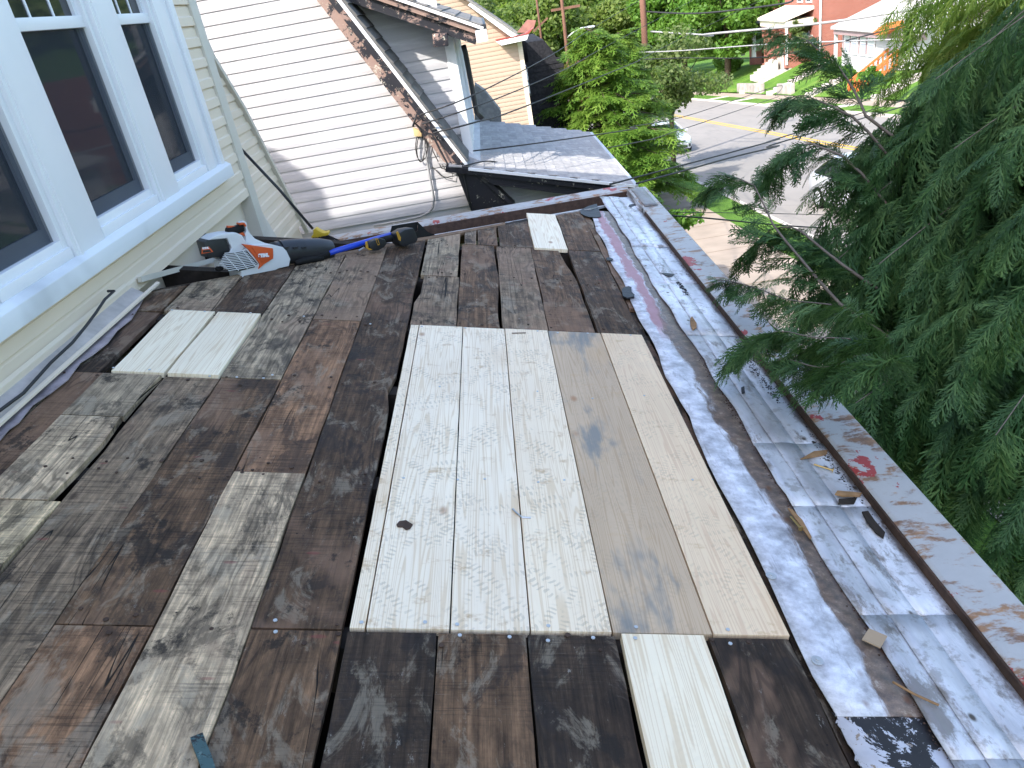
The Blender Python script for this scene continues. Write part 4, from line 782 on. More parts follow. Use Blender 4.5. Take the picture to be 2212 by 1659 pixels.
# ================================================================== parked cars
M['carpaint']=flat('silver_car_paint',(.62,.64,.68),.22,.6,.35,.03); M['tyre']=flat('tyre_rubber',(.02,.02,.02),.85,.2); M['lamp']=flat('headlamp_glass',(.75,.78,.82),.1,.7,.2)
def make_car(label,loc,rz,slope=-.09):
    e=empty('parked_car',loc,label,'car','cars parked along the street'); e.rotation_euler=(math.atan(slope)*1.0,0,rz)
    def loft(st,name,mat):    # stations: (y,[(x,z)...half profile from centre bottom to centre top])
        V=[];n=len(st[0][1]);Fc=[]
        for y,pr in st:
            V+=[(x,y,z) for x,z in pr]+[(-x,y,z) for x,z in pr[::-1]]
        m_=2*n
        for i in range(len(st)-1):
            for k in range(m_): Fc.append((i*m_+k,i*m_+(k+1)%m_,(i+1)*m_+(k+1)%m_,(i+1)*m_+k))
        Fc+=[tuple(range(m_)),tuple((len(st)-1)*m_+k for k in range(m_))[::-1]]
        o=mk(name,V,Fc,mat,e,smooth=True,world=False); bm=bmesh.new(); bm.from_mesh(o.data); bmesh.ops.recalc_face_normals(bm,faces=bm.faces); bm.to_mesh(o.data); bm.free(); o.data.set_sharp_from_angle(angle=R_(40)); return o
    def sec(w,zb,zs,zt): return [(0.01,zb),(w*.9,zb),(w,zb+.12),(w,zs-.1),(w*.95,zs),(w*.6,zt),(0.01,zt+.02)]
    body=loft([(-2.27,sec(.55,.25,.55,.62)),(-2.18,sec(.74,.2,.62,.70)),(-1.95,sec(.85,.18,.72,.80)),(-1.3,sec(.88,.2,.82,.93)),(-.85,sec(.885,.2,.88,1.0)),(0,sec(.885,.2,.9,1.0)),(1.4,sec(.88,.2,.92,1.02)),(2.0,sec(.86,.22,.92,1.05)),(2.25,sec(.78,.3,.8,.95))],'body',M['carpaint'])
    def cs(w,wt,z0,z1): return [(0.01,z0),(w,z0),(w*.99,z0+.04),(wt,z1-.06),(wt*.8,z1),(0.01,z1+.02)]
    loft([(-.88,cs(.78,.74,.95,1.0)),(-.45,cs(.80,.70,.95,1.22)),(0.0,cs(.80,.62,.95,1.43)),(.9,cs(.80,.62,.95,1.45)),(1.5,cs(.78,.62,.95,1.28)),(1.85,cs(.76,.72,.95,1.06))],'window_glass',M['glass'])
    loft([(-.1,[(0.01,1.40),(.58,1.37),(.60,1.41),(.5,1.45),(0.01,1.47)]),(.95,[(0.01,1.42),(.58,1.40),(.60,1.43),(.5,1.48),(0.01,1.50)])],'roof_panel',M['carpaint'])
    for s in (-1,1):
        b=MB(); b.bar((s*.78,-.86,.99),(s*.60,-.05,1.42),.06,.06); b.build('pillar',M['carpaint'],e,world=False)
        b=MB(); b.prism([(s*.48,-2.245,.56),(s*.74,-2.12,.60),(s*.80,-1.9,.76),(s*.62,-2.08,.74)],(0,-.03,.02)); b.build('headlight',M['lamp'],e,world=False,bevel=.01)
        b=MB(); b.box((s*.90-.02*s,-.75,.92),(s*1.06,-.60,1.06)); b.build('mirror',M['carpaint'],e,world=False,bevel=.03)
        b=MB(); b.box((s*.60,-2.275,.30),(s*.70,-2.20,.44)); b.build('fog_lamp_recess',M['black'],e,world=False,bevel=.01)
        for yy in (-1.42,1.28):
            b=MB(); b.tube([(s*.70,yy,.31),(s*.90,yy,.31)],.315,20); w=b.build('wheel',M['tyre'],e,world=False,bevel=.0); b=MB(); b.tube([(s*.895,yy,.31),(s*.912,yy,.31)],.21,16); b.build('rim',M['galv'],w,world=False)
    b=MB(); b.box((-.42,-2.315,.58),(.42,-2.26,.64)); b.build('grille',M['black'],e,world=False,bevel=.008); b=MB(); b.tube([(0,-2.32,.67),(0,-2.29,.67)],.06,14); b.build('emblem',M['metal'],e,world=False)
    b=MB(); b.box((-.52,-2.30,.27),(.52,-2.24,.40)); b.build('lower_intake',M['black'],e,world=False,bevel=.01)
    b=MB(); b.box((-.26,-2.325,.44),(.26,-2.30,.55)); b.build('number_plate',M['trim'],e,world=False)
    return e
g=G(*Z3(1330,1385)); make_car('silver sedan parked at the kerb behind evergreen branches',(float(g[0])-.30,float(g[1])+2.1,gz(float(g[1])+2.1)),R_(3))
g=G(*Z4(900,1360)); make_car('silver car mostly hidden behind the cedar foliage',(float(g[0])+.9,float(g[1])-1.0,gz(float(g[1])-1.0)),R_(0))
# ================================================================== poles, street lamp, wires
def pole(px,py,Y,top,r,lab):
    p=P(px,py,1,Y); e=empty('utility_pole',(float(p[0]),Y,gz(Y)),lab,'utility pole','utility poles along the street'); b=MB(); b.tube([(p[0]-.25,Y,gz(Y)),(p[0],Y,p[2]),(p[0]+.1,Y,top)],[r*1.1,r,r*.8],12); b.build('pole',M['wood_pole'],e,smooth=True); return e,p
e1_,pp1=pole(1391,50,37,5.5,.135,'brown wooden utility pole standing behind the evergreen'); b=MB(); b.bar(pp1+np.array((-1.2,0,5.4)),pp1+np.array((1.2,0,5.4)),.1,.12); b.build('crossarm',M['wood_pole'],e1_)
e2_,pp2=pole(*Z3(272,150),72,6,.14,'distant brown utility pole carrying the street lamp'); b=MB(); q0=P(*Z3(160,95),1,72); q1=P(*Z3(420,50),1,72); b.bar(q0,q1,.14,.2); b.build('crossarm',M['wood_pole'],e2_)
b=MB(); lp=[P(*Z3(*p),1,72) for p in ((305,340),(360,290),(430,252),(500,242))]; b.tube(lp,.05,6); b.build('lamp_arm',M['galv'],e2_,smooth=True); b=MB(); b.bar(P(*Z3(490,243),1,72),P(*Z3(552,236),1,72),.32,.14); b.build('lamp_head',M['galv'],e2_,bevel=.03)
e3_,pp3=pole(*Z3(60,250),105,4,.14,'farthest grey utility pole near the hillside'); b=MB(); b.bar(P(*Z3(0,285),1,105),P(*Z3(130,160),1,105),.14,.2); b.build('crossarm',M['wood_pole'],e3_)
def wire(pts,r,lab,mat='cable',sag=0,grp='overhead wires across the view'):
    Q=[P(p[0],p[1],1,p[2]) for p in pts]; out=[]
    for i in range(len(Q)-1):
        for k in range(8):
            f=k/8; a=Q[max(i-1,0)];b_=Q[i];c=Q[i+1];d=Q[min(i+2,len(Q)-1)]
            out.append(.5*((2*b_)+(-a+c)*f+(2*a-5*b_+4*c-d)*f*f+(-a+3*b_-3*c+d)*f**3))
    out.append(Q[-1]); mb=MB(); mb.tube(out,r*(.95 if r>.019 else .75),5); return tag(mb.build('overhead_wire',M[mat],smooth=True),lab,'wire',grp)
w_=lambda fn,L: [(*fn(x,y),Y) for x,y,Y in L]
wire(w_(Z3,[(1015,105,37),(1500,120,34),(2212,40,30)])+w_(Z4,[(720,-5,28)]),.035,'thick black cable running right from pole top edge')
wire(w_(Z3,[(1060,285,37),(1600,318,33)])+w_(Z4,[(160,222,29),(900,150,25),(1600,45,22)]),.04,'thick grey cable below the top cable, crossing brick porch','greycable')
wire(w_(Z4,[(-300,340,32),(0,328,30),(600,285,26),(1400,255,22)]),.022,'thin grey wire passing over the white sunroom windows','greycable')
wire(w_(Z4,[(-250,385,33),(0,376,31),(500,372,28),(900,300,25),(1500,150,20)]),.02,'wire crossing the lawn bank below brick porch')
wire(w_(Z2,[(905,862,9.0),(1180,792,9.2),(1500,690,11),(2212,405,18)])+w_(Z3,[(1000,515,25),(1500,265,31),(2060,0,37)]),.013,'long service wire rising from flaking rake across evergreen')
wire(w_(Z2,[(835,805,9.0),(1180,690,9.2),(1500,565,11.5),(1800,430,15)])+w_(Z3,[(560,470,22),(1000,235,29),(1440,0,37)]),.011,'service wire just above the long one over tan house')
wire(w_(Z2,[(820,745,9.0),(1200,600,9.3),(1700,340,15)])+w_(Z3,[(500,275,25),(960,0,36)]),.011,'uppermost service wire crossing tan siding to pole')
wire(w_(Z2,[(1165,978,8.9),(1600,925,9.3),(2212,835,12)])+w_(Z3,[(900,1140,15),(1400,1040,18),(2212,775,24)])+w_(Z4,[(600,620,22)]),.011,'wire dipping across grey porch shingles to the road')
wire(w_(Z2,[(1110,1075,9.0),(1250,1045,9.3),(1500,1043,10),(2212,925,12.5)])+w_(Z3,[(1300,1180,16),(2212,870,24)]),.011,'lower twin wire over grey porch shingles')
wire(w_(Z3,[(690,1662,8.6),(1150,1540,9.6),(1700,1395,11),(2212,1255,12.5)])+w_(Z4,[(560,915,13.0),(1000,780,14.5),(1600,600,17)]),.014,'upper black cable near the porch corner over tree shadow')
wire(w_(Z3,[(930,1655,8.5),(1350,1540,9.5),(1800,1415,11),(2212,1315,12.2)])+w_(Z4,[(560,945,13.0),(1000,815,14.5),(1600,640,17)]),.016,'lower black cable near the porch corner over tree shadow')
wire(w_(ZJ,[(1640,378,7.2),(2212,384,7.6)])+w_(Z4,[(640,1385,8.4),(1100,1400,9.0),(1700,1440,9.6)]),.005,'thin black wire above sidewalk leaving the gutter curb')
wire(w_(ZJ,[(1650,428,7.2),(2212,470,7.6)])+w_(Z4,[(640,1460,8.4),(1100,1490,9.0),(1700,1540,9.6)]),.011,'thick black wire above sidewalk leaving the gutter curb')
# ================================================================== tools on the hip
hd=d2w(1.0,hip(1.0))-d2w(-1.0,hip(-1.0)); hd/=np.linalg.norm(hd); hn=np.cross(hd,[0,0,1]); hn/=np.linalg.norm(hn)   # hn points to the camera side
if hn@np.array((0,-1,0))<0: hn=-hn
def onplane(p,base,off=0):           # pixel -> vertical plane along the hip through base, shifted off towards the camera
    r=ray(*p); b0=base+hn*off; return r*((b0@hn)/(r@hn))
bb=d2w(*deck(*ZK(900,1060))); bb=np.asarray(bb)-hn*.05
K_=lambda L,off=0: [onplane(ZK(*p),bb,off) for p in L]
M['bl_white']=flat('light_grey_plastic',(.62,.64,.66),.4,.45,0,.05,4); M['bl_orange']=flat('orange_plastic',(.62,.10,.025),.38,.45,0,.06,4); M['bl_black']=flat('dark_tube_plastic',(.022,.023,.027),.42,.45,0,.1,6)
bl=empty('leaf_blower',tuple(onplane(ZK(950,1080),bb)),'orange and white cordless leaf blower lying on the roof hip','leaf blower')
def ext(par,name,mat,L,o0,o1,bev=.01,seg=2):
    a=K_(L,o0); b=MB(); b.prism(a,hn*(o1-o0)); return b.build(name,M[mat],par,bevel=bev,seg=seg)
T2=.085
body=ext(bl,'motor_housing','bl_white',[(560,740),(640,650),(760,600),(930,500),(1240,490),(1440,540),(1500,600),(1570,740),(1545,860),(1370,900),(1230,970),(1130,1040),(1010,1040),(990,1030),(800,1065),(740,1085),(725,960),(620,880)],-T2,T2,.022,3)
ext(bl,'battery_bay','bl_white',[(215,430),(330,350),(520,310),(690,300),(800,350),(830,410),(900,510),(760,640),(640,670),(560,740),(420,770),(560,690),(620,560),(540,400)],-.065,.065,.014,3)
bt=ext(bl,'battery','black',[(152,470),(215,430),(520,400),(575,520),(615,600),(560,690),(480,720),(235,738)],-.058,.060,.010)
ext(bt,'battery_badge','bl_orange',[(262,590),(385,575),(460,665),(255,700)],.0602,.0615,0); ext(bt,'badge_inset','black',[(275,640),(400,625),(430,665),(280,682)],.0616,.0622,0)
ext(bl,'shroud','bl_orange',[(930,525),(1100,545),(1465,600),(1468,775),(1300,880),(1215,960),(1240,880),(1230,860),(1170,780),(1040,620)],T2-.012,T2+.012,.006)
ext(bl,'shroud_facet','bl_orange',[(1110,568),(1467,602),(1466,770),(1290,840)],T2+.0125,T2+.018,.002)
gr_=ext(bl,'intake_recess','blackrub',[(650,700),(1030,640),(1225,870),(1170,930),(900,1000),(740,985),(560,770)],T2+.0005,T2+.004,0)
for i in range(11):                   # intake slats
    f=i/10; p0=(655-95*min(1,f*1.6)+ (0 if f<.62 else (f-.62)*420),690+f*300); p1=(1010+215*f,640+f*255)
    a=onplane(ZK(*p0),bb,T2+.008); c=onplane(ZK((p0[0]+p1[0])/2,(p0[1]+p1[1])/2+8),bb,T2+.011); d=onplane(ZK(*p1),bb,T2+.008)
    b=MB(); b.bar(a,c,.0042,.008,hn); b.bar(c,d,.0042,.008,hn); b.build('slat',M['bl_white'],gr_)
for L in ([(660,730),(900,990)],[(830,680),(1050,955)],[(975,650),(1190,920)]):
    b=MB(); b.bar(onplane(ZK(*L[0]),bb,T2+.012),onplane(ZK(*L[1]),bb,T2+.012),.005,.004,hn); b.build('rib',M['bl_white'],gr_)
ext(bl,'handle_arch','bl_white',[(940,120),(985,150),(1000,260),(1040,330),(1130,430),(1370,530),(1200,545),(930,520),(980,440),(960,330),(985,290),(940,180),(870,170),(870,150)],-.020,.022,.008)
b=MB(); b.tube(K_([(690,310),(780,310),(960,245)]),[.024,.028,.026],12); b.build('grip',M['blackrub'],bl,smooth=True)
ext(bl,'grip_cap','bl_orange',[(850,165),(880,145),(940,150),(978,210),(950,225),(925,180),(860,195)],-.024,.026,.004)
ext(bl,'lever','bl_orange',[(680,210),(820,212),(700,295),(685,270)],-.012,.012,.003); ext(bl,'trigger','bl_orange',[(865,350),(950,315),(990,385),(960,388),(930,365),(905,390)],-.012,.012,.004)
cw=K_([(1480,690),(1600,680),(1900,655),(2300,640),(2480,632)]); cw=[p for p in cw]
b=MB(); b.tube(cw[:2],[.068,.076],24); b.build('tube_collar',M['bl_black'],bl,smooth=True,bevel=.0)
b=MB(); b.tube(cw[1:],[.080,.082,.080,.066],28); tb=b.build('nozzle_tube',M['bl_black'],bl,smooth=True); tb.data.set_sharp_from_angle(angle=R_(40))
for k in (1690,1840,1990): 
    p=onplane(ZK(k,600),bb,.078); b=MB(); b.bar(p,p+hd*.03,.01,.012,hn); b.build('tube_tab',M['bl_black'],bl)
ext(bl,'foot','bl_white',[(1410,905),(1520,850),(1560,930),(1530,945),(1490,900),(1470,960)],-.05,.06,.004); ext(bl,'rear_foot','bl_white',[(470,800),(500,790),(640,880),(720,960),(700,980),(620,930),(520,980),(480,980)],-.06,.0,.006)
ext(bl,'rear_knob','blackrub',[(465,950),(520,900),(580,910),(590,960),(500,1000)],-.03,.02,.01)
def text3d(txt,size,origin,ex,ey,par,mat,name='lettering',weight=.0):
    cu=bpy.data.curves.new(name,'FONT'); cu.body=txt; cu.size=size; cu.extrude=.0008; cu.offset=weight; to=bpy.data.objects.new('t_',cu); COL.objects.link(to)
    dg=bpy.context.evaluated_depsgraph_get(); me=bpy.data.meshes.new_from_object(to.evaluated_get(dg)); bpy.data.objects.remove(to)
    ex=np.asarray(ex)/np.linalg.norm(ex); ez=np.cross(ex,ey); ez/=np.linalg.norm(ez); ey=np.cross(ez,ex)
    mt=Matrix(((ex[0],ey[0],ez[0],origin[0]),(ex[1],ey[1],ez[1],origin[1]),(ex[2],ey[2],ez[2],origin[2]),(0,0,0,1))); me.transform(mt); me.materials.clear(); me.materials.append(mat); return link(name,me,par)
o0=onplane(ZK(1245,758),bb,T2+.026); o1=onplane(ZK(1425,742),bb,T2+.026); o2=onplane(ZK(1245,680),bb,T2+.026)
text3d('STIHL',float(np.linalg.norm(o1-o0))/2.62*1.0,o0,o1-o0,o2-o0,bl,M['trim'],'lettering',.003)
o0=onplane(ZK(275,622),bb,.0626); o1=onplane(ZK(390,608),bb,.0626); o2=onplane(ZK(275,590),bb,.0626); text3d('STIHL',float(np.linalg.norm(o1-o0))/2.62,o0,o1-o0,o2-o0,bt,M['trim'],'lettering',.001)
# ---- roofing shovel with blue handle
bs=np.asarray(d2w(*deck(*ZL(1000,640))))+hn*.03+np.array((0,0,.02)); L_=lambda L,off=0: [onplane(ZL(*p),bs,off) for p in L]
M['blue']=flat('blue_fibreglass',(.01,.055,.52),.3,.5,0,.05,4); M['toolblack']=flat('black_tool_paint',(.012,.012,.014),.5,.4,0,.3,14); M['yellow_p']=flat('yellow_plastic',(.62,.42,.03),.45,.4,0,.15,10); M['amber']=flat('amber_plastic',(.50,.27,.03),.45,.4)
sv=empty('roofing_shovel',tuple(bs),'blue handled roofing shovel with black toothed blade on the hip','shovel')
b=MB(); b.tube(L_([(480,680),(900,555),(1440,395)]),.019,14); b.build('shaft',M['blue'],sv,smooth=True)
b=MB(); b.tube(L_([(300,735),(400,708),(520,672)]),.024,12); b.build('ferrule',M['blackrub'],sv,smooth=True)
b=MB(); b.tube(L_([(30,815),(140,780),(300,755),(440,740)],.01),[.018,.023,.022,.018],12); b.build('grip',M['blackrub'],sv,smooth=True)
b=MB(); b.tube(L_([(60,790),(220,720),(390,660)],-.02),.010,8); b.build('grip_bow',M['blackrub'],sv,smooth=True)
bq=np.asarray(d2w(*deck(*ZL(1950,440))))+np.array((0,.04,.01)); S_=lambda L,off=0: [onplane(ZL(*p),bq,off) for p in L]
b=MB(); b.prism(S_([(1465,265),(1840,205),(1835,335),(1440,360)],-.02),hn*-.006); b.build('socket_plate',M['toolblack'],sv)
b=MB(); b.prism(S_([(1842,205),(2000,360),(2125,405),(1740,470),(1560,490),(1700,400),(1850,335)],.0),hn*-.005); b.build('blade',M['toolblack'],sv)
for k in range(14):
    f=k/13; b=MB(); p=(1730+f*385,472-f*66); b.prism(S_([p,(p[0]+20,p[1]-3),(p[0]+12,p[1]+14)],.001),hn*-.004); b.build('tooth',M['metal'],sv)
# ---- cordless tool with battery
cdm=empty('cordless_drill',tuple(onplane(ZL(1350,600),bs)),'black and yellow cordless drill leaning on the blue handle','drill')
def ext2(par,name,mat,L,o0,o1,bev=.004):
    b=MB(); b.prism(L_(L,o0),hn*(o1-o0)); return b.build(name,M[mat],par,bevel=bev,seg=2)
hb=ext2(cdm,'motor_head','black',[(1050,560),(1090,480),(1200,435),(1285,450),(1310,520),(1270,570),(1180,620),(1090,620)],.02,.085,.012); ext2(hb,'band','amber',[(1060,500),(1090,490),(1110,590),(1170,615),(1120,625),(1070,590)],.084,.088,.001); ext2(hb,'badge','amber',[(1215,460),(1250,450),(1280,540),(1250,555)],.0852,.0862,0); ext2(hb,'badge_inset','black',[(1226,470),(1246,464),(1270,532),(1252,542)],.0863,.0872,0)
b=MB(); b.tube(L_([(1270,500),(1360,465),(1450,450)],.05),[.026,.023,.026],12); b.build('handle',M['blackrub'],cdm,smooth=True)
bt2=ext2(cdm,'battery','black',[(1420,370),(1530,300),(1660,275),(1690,340),(1730,440),(1700,490),(1580,530),(1500,560),(1450,510)],.0,.10,.014); ext2(bt2,'battery_badge','amber',[(1520,360),(1545,340),(1590,440),(1585,490),(1555,470)],.1005,.103,0)
b=MB(); b.tube(L_([(1050,585),(1000,610),(970,632)],.06),.006,6); b.build('bit',M['metal'],cdm)
# ---- broom
br_=empty('broom',tuple(onplane(ZL(400,560),bs)),'yellow broom with black bristles and long black pole','broom')
hB=P(*ZL(360,330),1,7.05); top=P(*Z1(1548,950),0,SX+.10)
b=MB(); b.tube([hB+np.array((-.04,0,.02)),hB+(top-hB)*.5,top],.0135,10); b.build('pole',M['black'],br_,smooth=True)
zc=lambda L,Y: [P(*ZL(*p),1,Y) for p in L]
b=MB(); b.prism(zc([(290,330),(330,310),(385,350),(450,375),(515,362),(525,400),(450,425),(380,440),(262,445),(262,425),(295,390)],7.0),(0,.09,0)); b.build('head',M['yellow_p'],br_,bevel=.008)
b=MB()
for k in range(170):
    f=random.random(); p=(285+f*235,440-f*35); q=(p[0]+20+f*190+random.uniform(-30,30),p[1]+130+random.uniform(-30,40)); y=7.0+random.random()*.08
    a=P(*ZL(*p),1,y); c=P(*ZL(*q),1,y-.12); b.tube([a,(a+c)/2+np.array((.01,0,0)),c],.0035,3,False)
tag(b.build('bristles',M['blackrub'],br_),kind='stuff')
# ---- dark trough litter behind the hip
def loose(name,mat,pts,h,t,lab,cat,fn,grp=None,bev=0):
    uv=[deck(*fn(*p),h) for p in pts]; V=[d2w(u,v,h) for u,v in uv]; b=MB(); b.prism(V,dn*t); o=b.build(name,M[mat] if isinstance(mat,str) else mat,None,bevel=bev); return tag(o,lab,cat,grp)
M['card']=flat('cardboard',(.42,.31,.21),.85,.1,0,.08); M['splinter']=flat('split_wood',(.34,.20,.10),.8,.2,0,.4,18,.3); M['oldnail']=flat('rusty_nail',(.12,.07,.05),.7,.3,.3,.3,20); M['brass']=flat('dull_brass',(.42,.30,.12),.4,.5,.6)
loose('cardboard_scrap','card',[(1160,830),(1205,760),(1325,810),(1280,885)],.024,.004,'tan cardboard square lying on gutter seam','cardboard',ZG)
loose('rust_flake','rustedge',[(358,85),(375,65),(420,58),(445,75),(463,85),(445,112),(420,118),(395,100),(365,100)],.004,.004,'rusty brown flake on the new planks','rust flake',ZF)
def rod(name,mat,L,r,h,lab,cat,fn,head=0,grp=None):
    V=[d2w(*deck(*fn(*p),h),h) for p in L]; b=MB(); b.tube(V,r,6)
    if head: d=V[-1]-V[-2]; d/=np.linalg.norm(d); b.tube([V[-1],V[-1]+d*.004],head,8)
    return tag(b.build(name,M[mat]),lab,cat,grp)
rod('loose_nail','brass',[(700,30),(765,105)],.004,.022,'brass coloured nail in the rusty gutter seam','nail',ZG,.010); rod('loose_nail','brass',[(850,1350),(970,1388)],.0038,.028,'brass coloured nail near dark bark piece in gutter','nail',ZD,.010)
rod('twig','splinter',[(1360,1100),(1500,1180),(1660,1252)],.0035,.024,'thin brown twig across the silver gutter sheet','twig',ZG); rod('bent_nail','metal',[(1110,-20),(1140,10),(1170,35),(1228,38)],.0035,.006,'bent silver nail on new planks near rust flake','nail',ZF)
rod('loose_nail','oldnail',[(1105,500),(1195,498)],.0028,.006,'rusty nail lying at top of new planks','nail',ZC); 
loose('wood_splinter','splinter',[(680,-20),(710,-10),(775,60),(835,170),(825,180),(760,90)],.020,.005,'long dark splinter beside brass nail in gutter','splinter',ZG); loose('wood_splinter','darkwood',[(1010,1580),(1130,1570),(1110,1610),(1008,1612)],.022,.005,'flat black wood chip below brown stick in gutter','wood chip',ZD)
loose('wood_splinter','splinter',[(985,1550),(1000,1530),(1160,1545),(1150,1562),(1040,1562)],.026,.008,'brown split stick lying by the gutter curb','stick',ZD); loose('bark_piece','splinter',[(760,1322),(850,1270),(940,1262),(930,1290),(860,1305)],.022,.005,'curved brown bark piece on the silver gutter sheet','bark',ZD)
loose('bark_piece','darkwood',[(1160,5),(1200,0),(1240,60),(1310,140),(1300,175),(1250,140),(1200,80)],.022,.006,'long dark bark sliver by the gutter curb','bark',ZG); loose('wood_splinter','splinter',[(48,410),(60,395),(90,440),(88,470),(65,485),(50,450)],.022,.005,'pointed brown splinter far along the silver gutter','splinter',ZD)
loose('tar_scrap','tar',[(378,858),(398,850),(402,890),(382,895)],.022,.006,'small black tar scrap on silver gutter sheet','tar scrap',ZD)
# screws with washers in the tin
for i,(x,y) in enumerate(((572,415),(872,965))):
    u,v=deck(*ZG(x,y),.008); mb=MB(); disc(mb,u,v,.009,.017,14,.002); disc(mb,u,v,.0112,.011,12,.0015); disc(mb,u,v,.0128,.006,8,.004); mb.build('washer_screw',M['galv'],roof,world=False)
# pry bar at the bottom edge
V=[d2w(*deck(*ZE(*p),.012),.012) for p in ((1275,1455),(1300,1530),(1330,1600),(1360,1700),(1395,1800))]; b=MB()
for p,q in zip(V,V[1:]): b.bar(p,q+(q-p)*.02,.028,.012,dn)
pb_=b.build('flat_bar',peel('worn_teal_paint',(.012,.016,.018),(.05,.11,.115),(.12,.2,.2),.5)); tag(pb_,'worn teal flat pry bar at the bottom edge of the roof','pry bar')
# cable along the wall foot
cp=[ZB(*p) for p in ((-60,1040),(0,1000),(150,890),(330,690),(470,560),(560,450),(620,370),(680,280),(740,225),(700,228))]
b=MB(); b.tube([P(*p,0,WX+.075) for p in cp],.007,7); tag(b.build('cable',M['cable'],smooth=True),'black cable lying along the foot of cream siding','cable')
# ================================================================== foliage
def frond(nside=11,sub=5,w=.016,seed=0,fine=True):
    """flat branching spray of unit length along +x, fan in xy; returns V (n,3), Q (m,4)"""
    r=np.random.default_rng(seed); V=[];Q=[]
    def rib(a,b,w0,w1,z=0):
        a=np.array(a,float); b=np.array(b,float); d=b-a; L=np.linalg.norm(d); d/=L; s=np.array((-d[1],d[0],0)); k=len(V)
        V.extend([a-s*w0,a+s*w0,b+s*w1,b-s*w1]); Q.append((k,k+1,k+2,k+3))
    ax=[np.array((x,.03*math.sin(x*4+seed),-.16*x*x)) for x in np.linspace(0,1,6)]
    for p,q in zip(ax,ax[1:]): rib(p,q,w*.7,w*.6)
    for i in range(nside):
        f=.06+.92*i/nside; sgn=1 if i%2 else -1; p=np.array((f,.03*math.sin(f*4+seed),-.16*f*f)); L=((.34*(1-f)**.7+.08) if fine<2 else (.40*(1-f)**.75+.10))*r.uniform(.75,1.2); a=sgn*(r.uniform(.45,.72) if fine<2 else r.uniform(.65,.95))
        d=np.array((math.cos(a),math.sin(a),-.12)); e=p+d*L
        mid=p+d*L*.5+np.array((.02,0,-.01)); e=e+np.array((.05*L,0,-.10*L))
        rib(p,mid,w*.8,w*.7); rib(mid,e,w*.7,w*.25)
        if fine:
            for j in range(sub):
                g=.2+.75*j/sub; s2=1 if j%2 else -1; q0=p+(e-p)*g; a2=a+s2*(r.uniform(.35,.6) if fine<2 else r.uniform(.5,.8)); l2=L*(.40*(1-g)+.13)*r.uniform(.8,1.2); d2=np.array((math.cos(a2),math.sin(a2),-.2))
                rib(q0,q0+d2*l2,w*.75,w*.3)
    return np.array(V),np.array(Q)
def basis(d,roll):
    d=d/np.linalg.norm(d); u=np.array((0,0,1.0)); s=np.cross(u,d); 
    if np.linalg.norm(s)<1e-3: s=np.array((1.0,0,0))
    s/=np.linalg.norm(s); t=np.cross(d,s); c,sn=math.cos(roll),math.sin(roll)
    return np.stack([d,s*c+t*sn,-s*sn+t*c])     # rows: local x,y,z
def bunch(fr,items):                 # items: (pos,dir,roll,scale)
    VV=[];QQ=[];k=0
    for n,(p,d,ro,s) in enumerate(items):
        V,Q=fr[n%len(fr)]; VV.append((V*s)@basis(d,ro)+p); QQ.append(Q+k); k+=len(V)
    return np.concatenate(VV),np.concatenate(QQ)
# ---------------------------------------------------------------- cedar beside the porch
fr=[frond(14,4,.0165,s) for s in range(6)]
TX,TY=4.75,4.9
cedar=empty('cedar_tree',(TX,TY,gz(5)),'large dark green cedar with drooping sprays beside the porch','tree')
b=MB(); b.tube([(TX,TY,gz(5)),(TX+.05,TY,-2),(TX,TY+.05,1),(TX+.05,TY,4.2)],[.26,.20,.13,.03],12); b.build('trunk',M['bark'],cedar,smooth=True)
limbs=[]   # (points, kind): kind 'sprig' = open branch at the outline, 'main' = heavy drooping limb, 'fill' = inside, 'sun' = far side in sunlit colour
def wig(pts):
    pts=np.array(pts,float); t=np.linspace(0,1,len(pts)); T=np.linspace(0,1,15); return np.stack([np.interp(T,t,pts[:,k]) for k in range(3)],1)+np.sin(T*9+rng.uniform(0,6))[:,None]*np.array((.012,.02,.02))
def limb(tip,zr=None,bow=.35):
    tip=np.asarray(tip,float); root=np.array((TX,TY,tip[2]+.25 if zr is None else zr)); mid=(root+tip)/2+np.array((rng.normal(0,.15),rng.normal(0,.25),bow*1.35)); ts=np.linspace(0,1,15)
    return wig([((1-t)**2)*root+2*t*(1-t)*mid+t*t*tip for t in ts])
def pixlimb(L,Y0,Y1): n=len(L); return [P(x,y,1,Y0+(Y1-Y0)*i/(n-1)) for i,(x,y) in enumerate(L)]
tr_=lambda z: np.array((TX,TY,z))
limbs.append((wig([tr_(-.9)]+pixlimb([(1990,330),(1870,250),(1845,207),(1811,150),(1788,113),(1741,77),(1684,70)],4.9,5.4)),'sprig'))
limbs.append((wig([tr_(-1.2)]+pixlimb([(1960,400),(1850,260),(1790,215),(1740,205),(1690,225)],4.8,5.3)),'sprig'))
limbs.append((wig([tr_(-1.3)]+pixlimb([(1960,500),(1830,350),(1740,300),(1690,330),(1655,395)],4.6,5.2)),'sprig'))
limbs.append((wig([tr_(-1.6)]+pixlimb([(1960,760),(1815,649),(1729,548),(1671,490),(1628,411),(1577,382),(1536,397)],4.0,5.1)),'sprig'))
limbs.append((wig([tr_(-1.5)]+pixlimb([(1930,640),(1790,540),(1720,500),(1660,500),(1610,540)],4.2,4.9)),'sprig'))
for L,z0,z1 in (([(1900,700),(1760,650),(1650,620),(1545,615)],-1.35,-1.60),([(1950,740),(1800,715),(1690,720),(1600,760)],-1.30,-1.60),([(1950,800),(1850,770),(1760,780),(1690,790)],-1.25,-1.60)):
    n_=len(L); limbs.append((wig([tr_(-1.25)]+[P(x,y,2,z0+(z1-z0)*i/(n_-1)) for i,(x,y) in enumerate(L)]),'curb'))
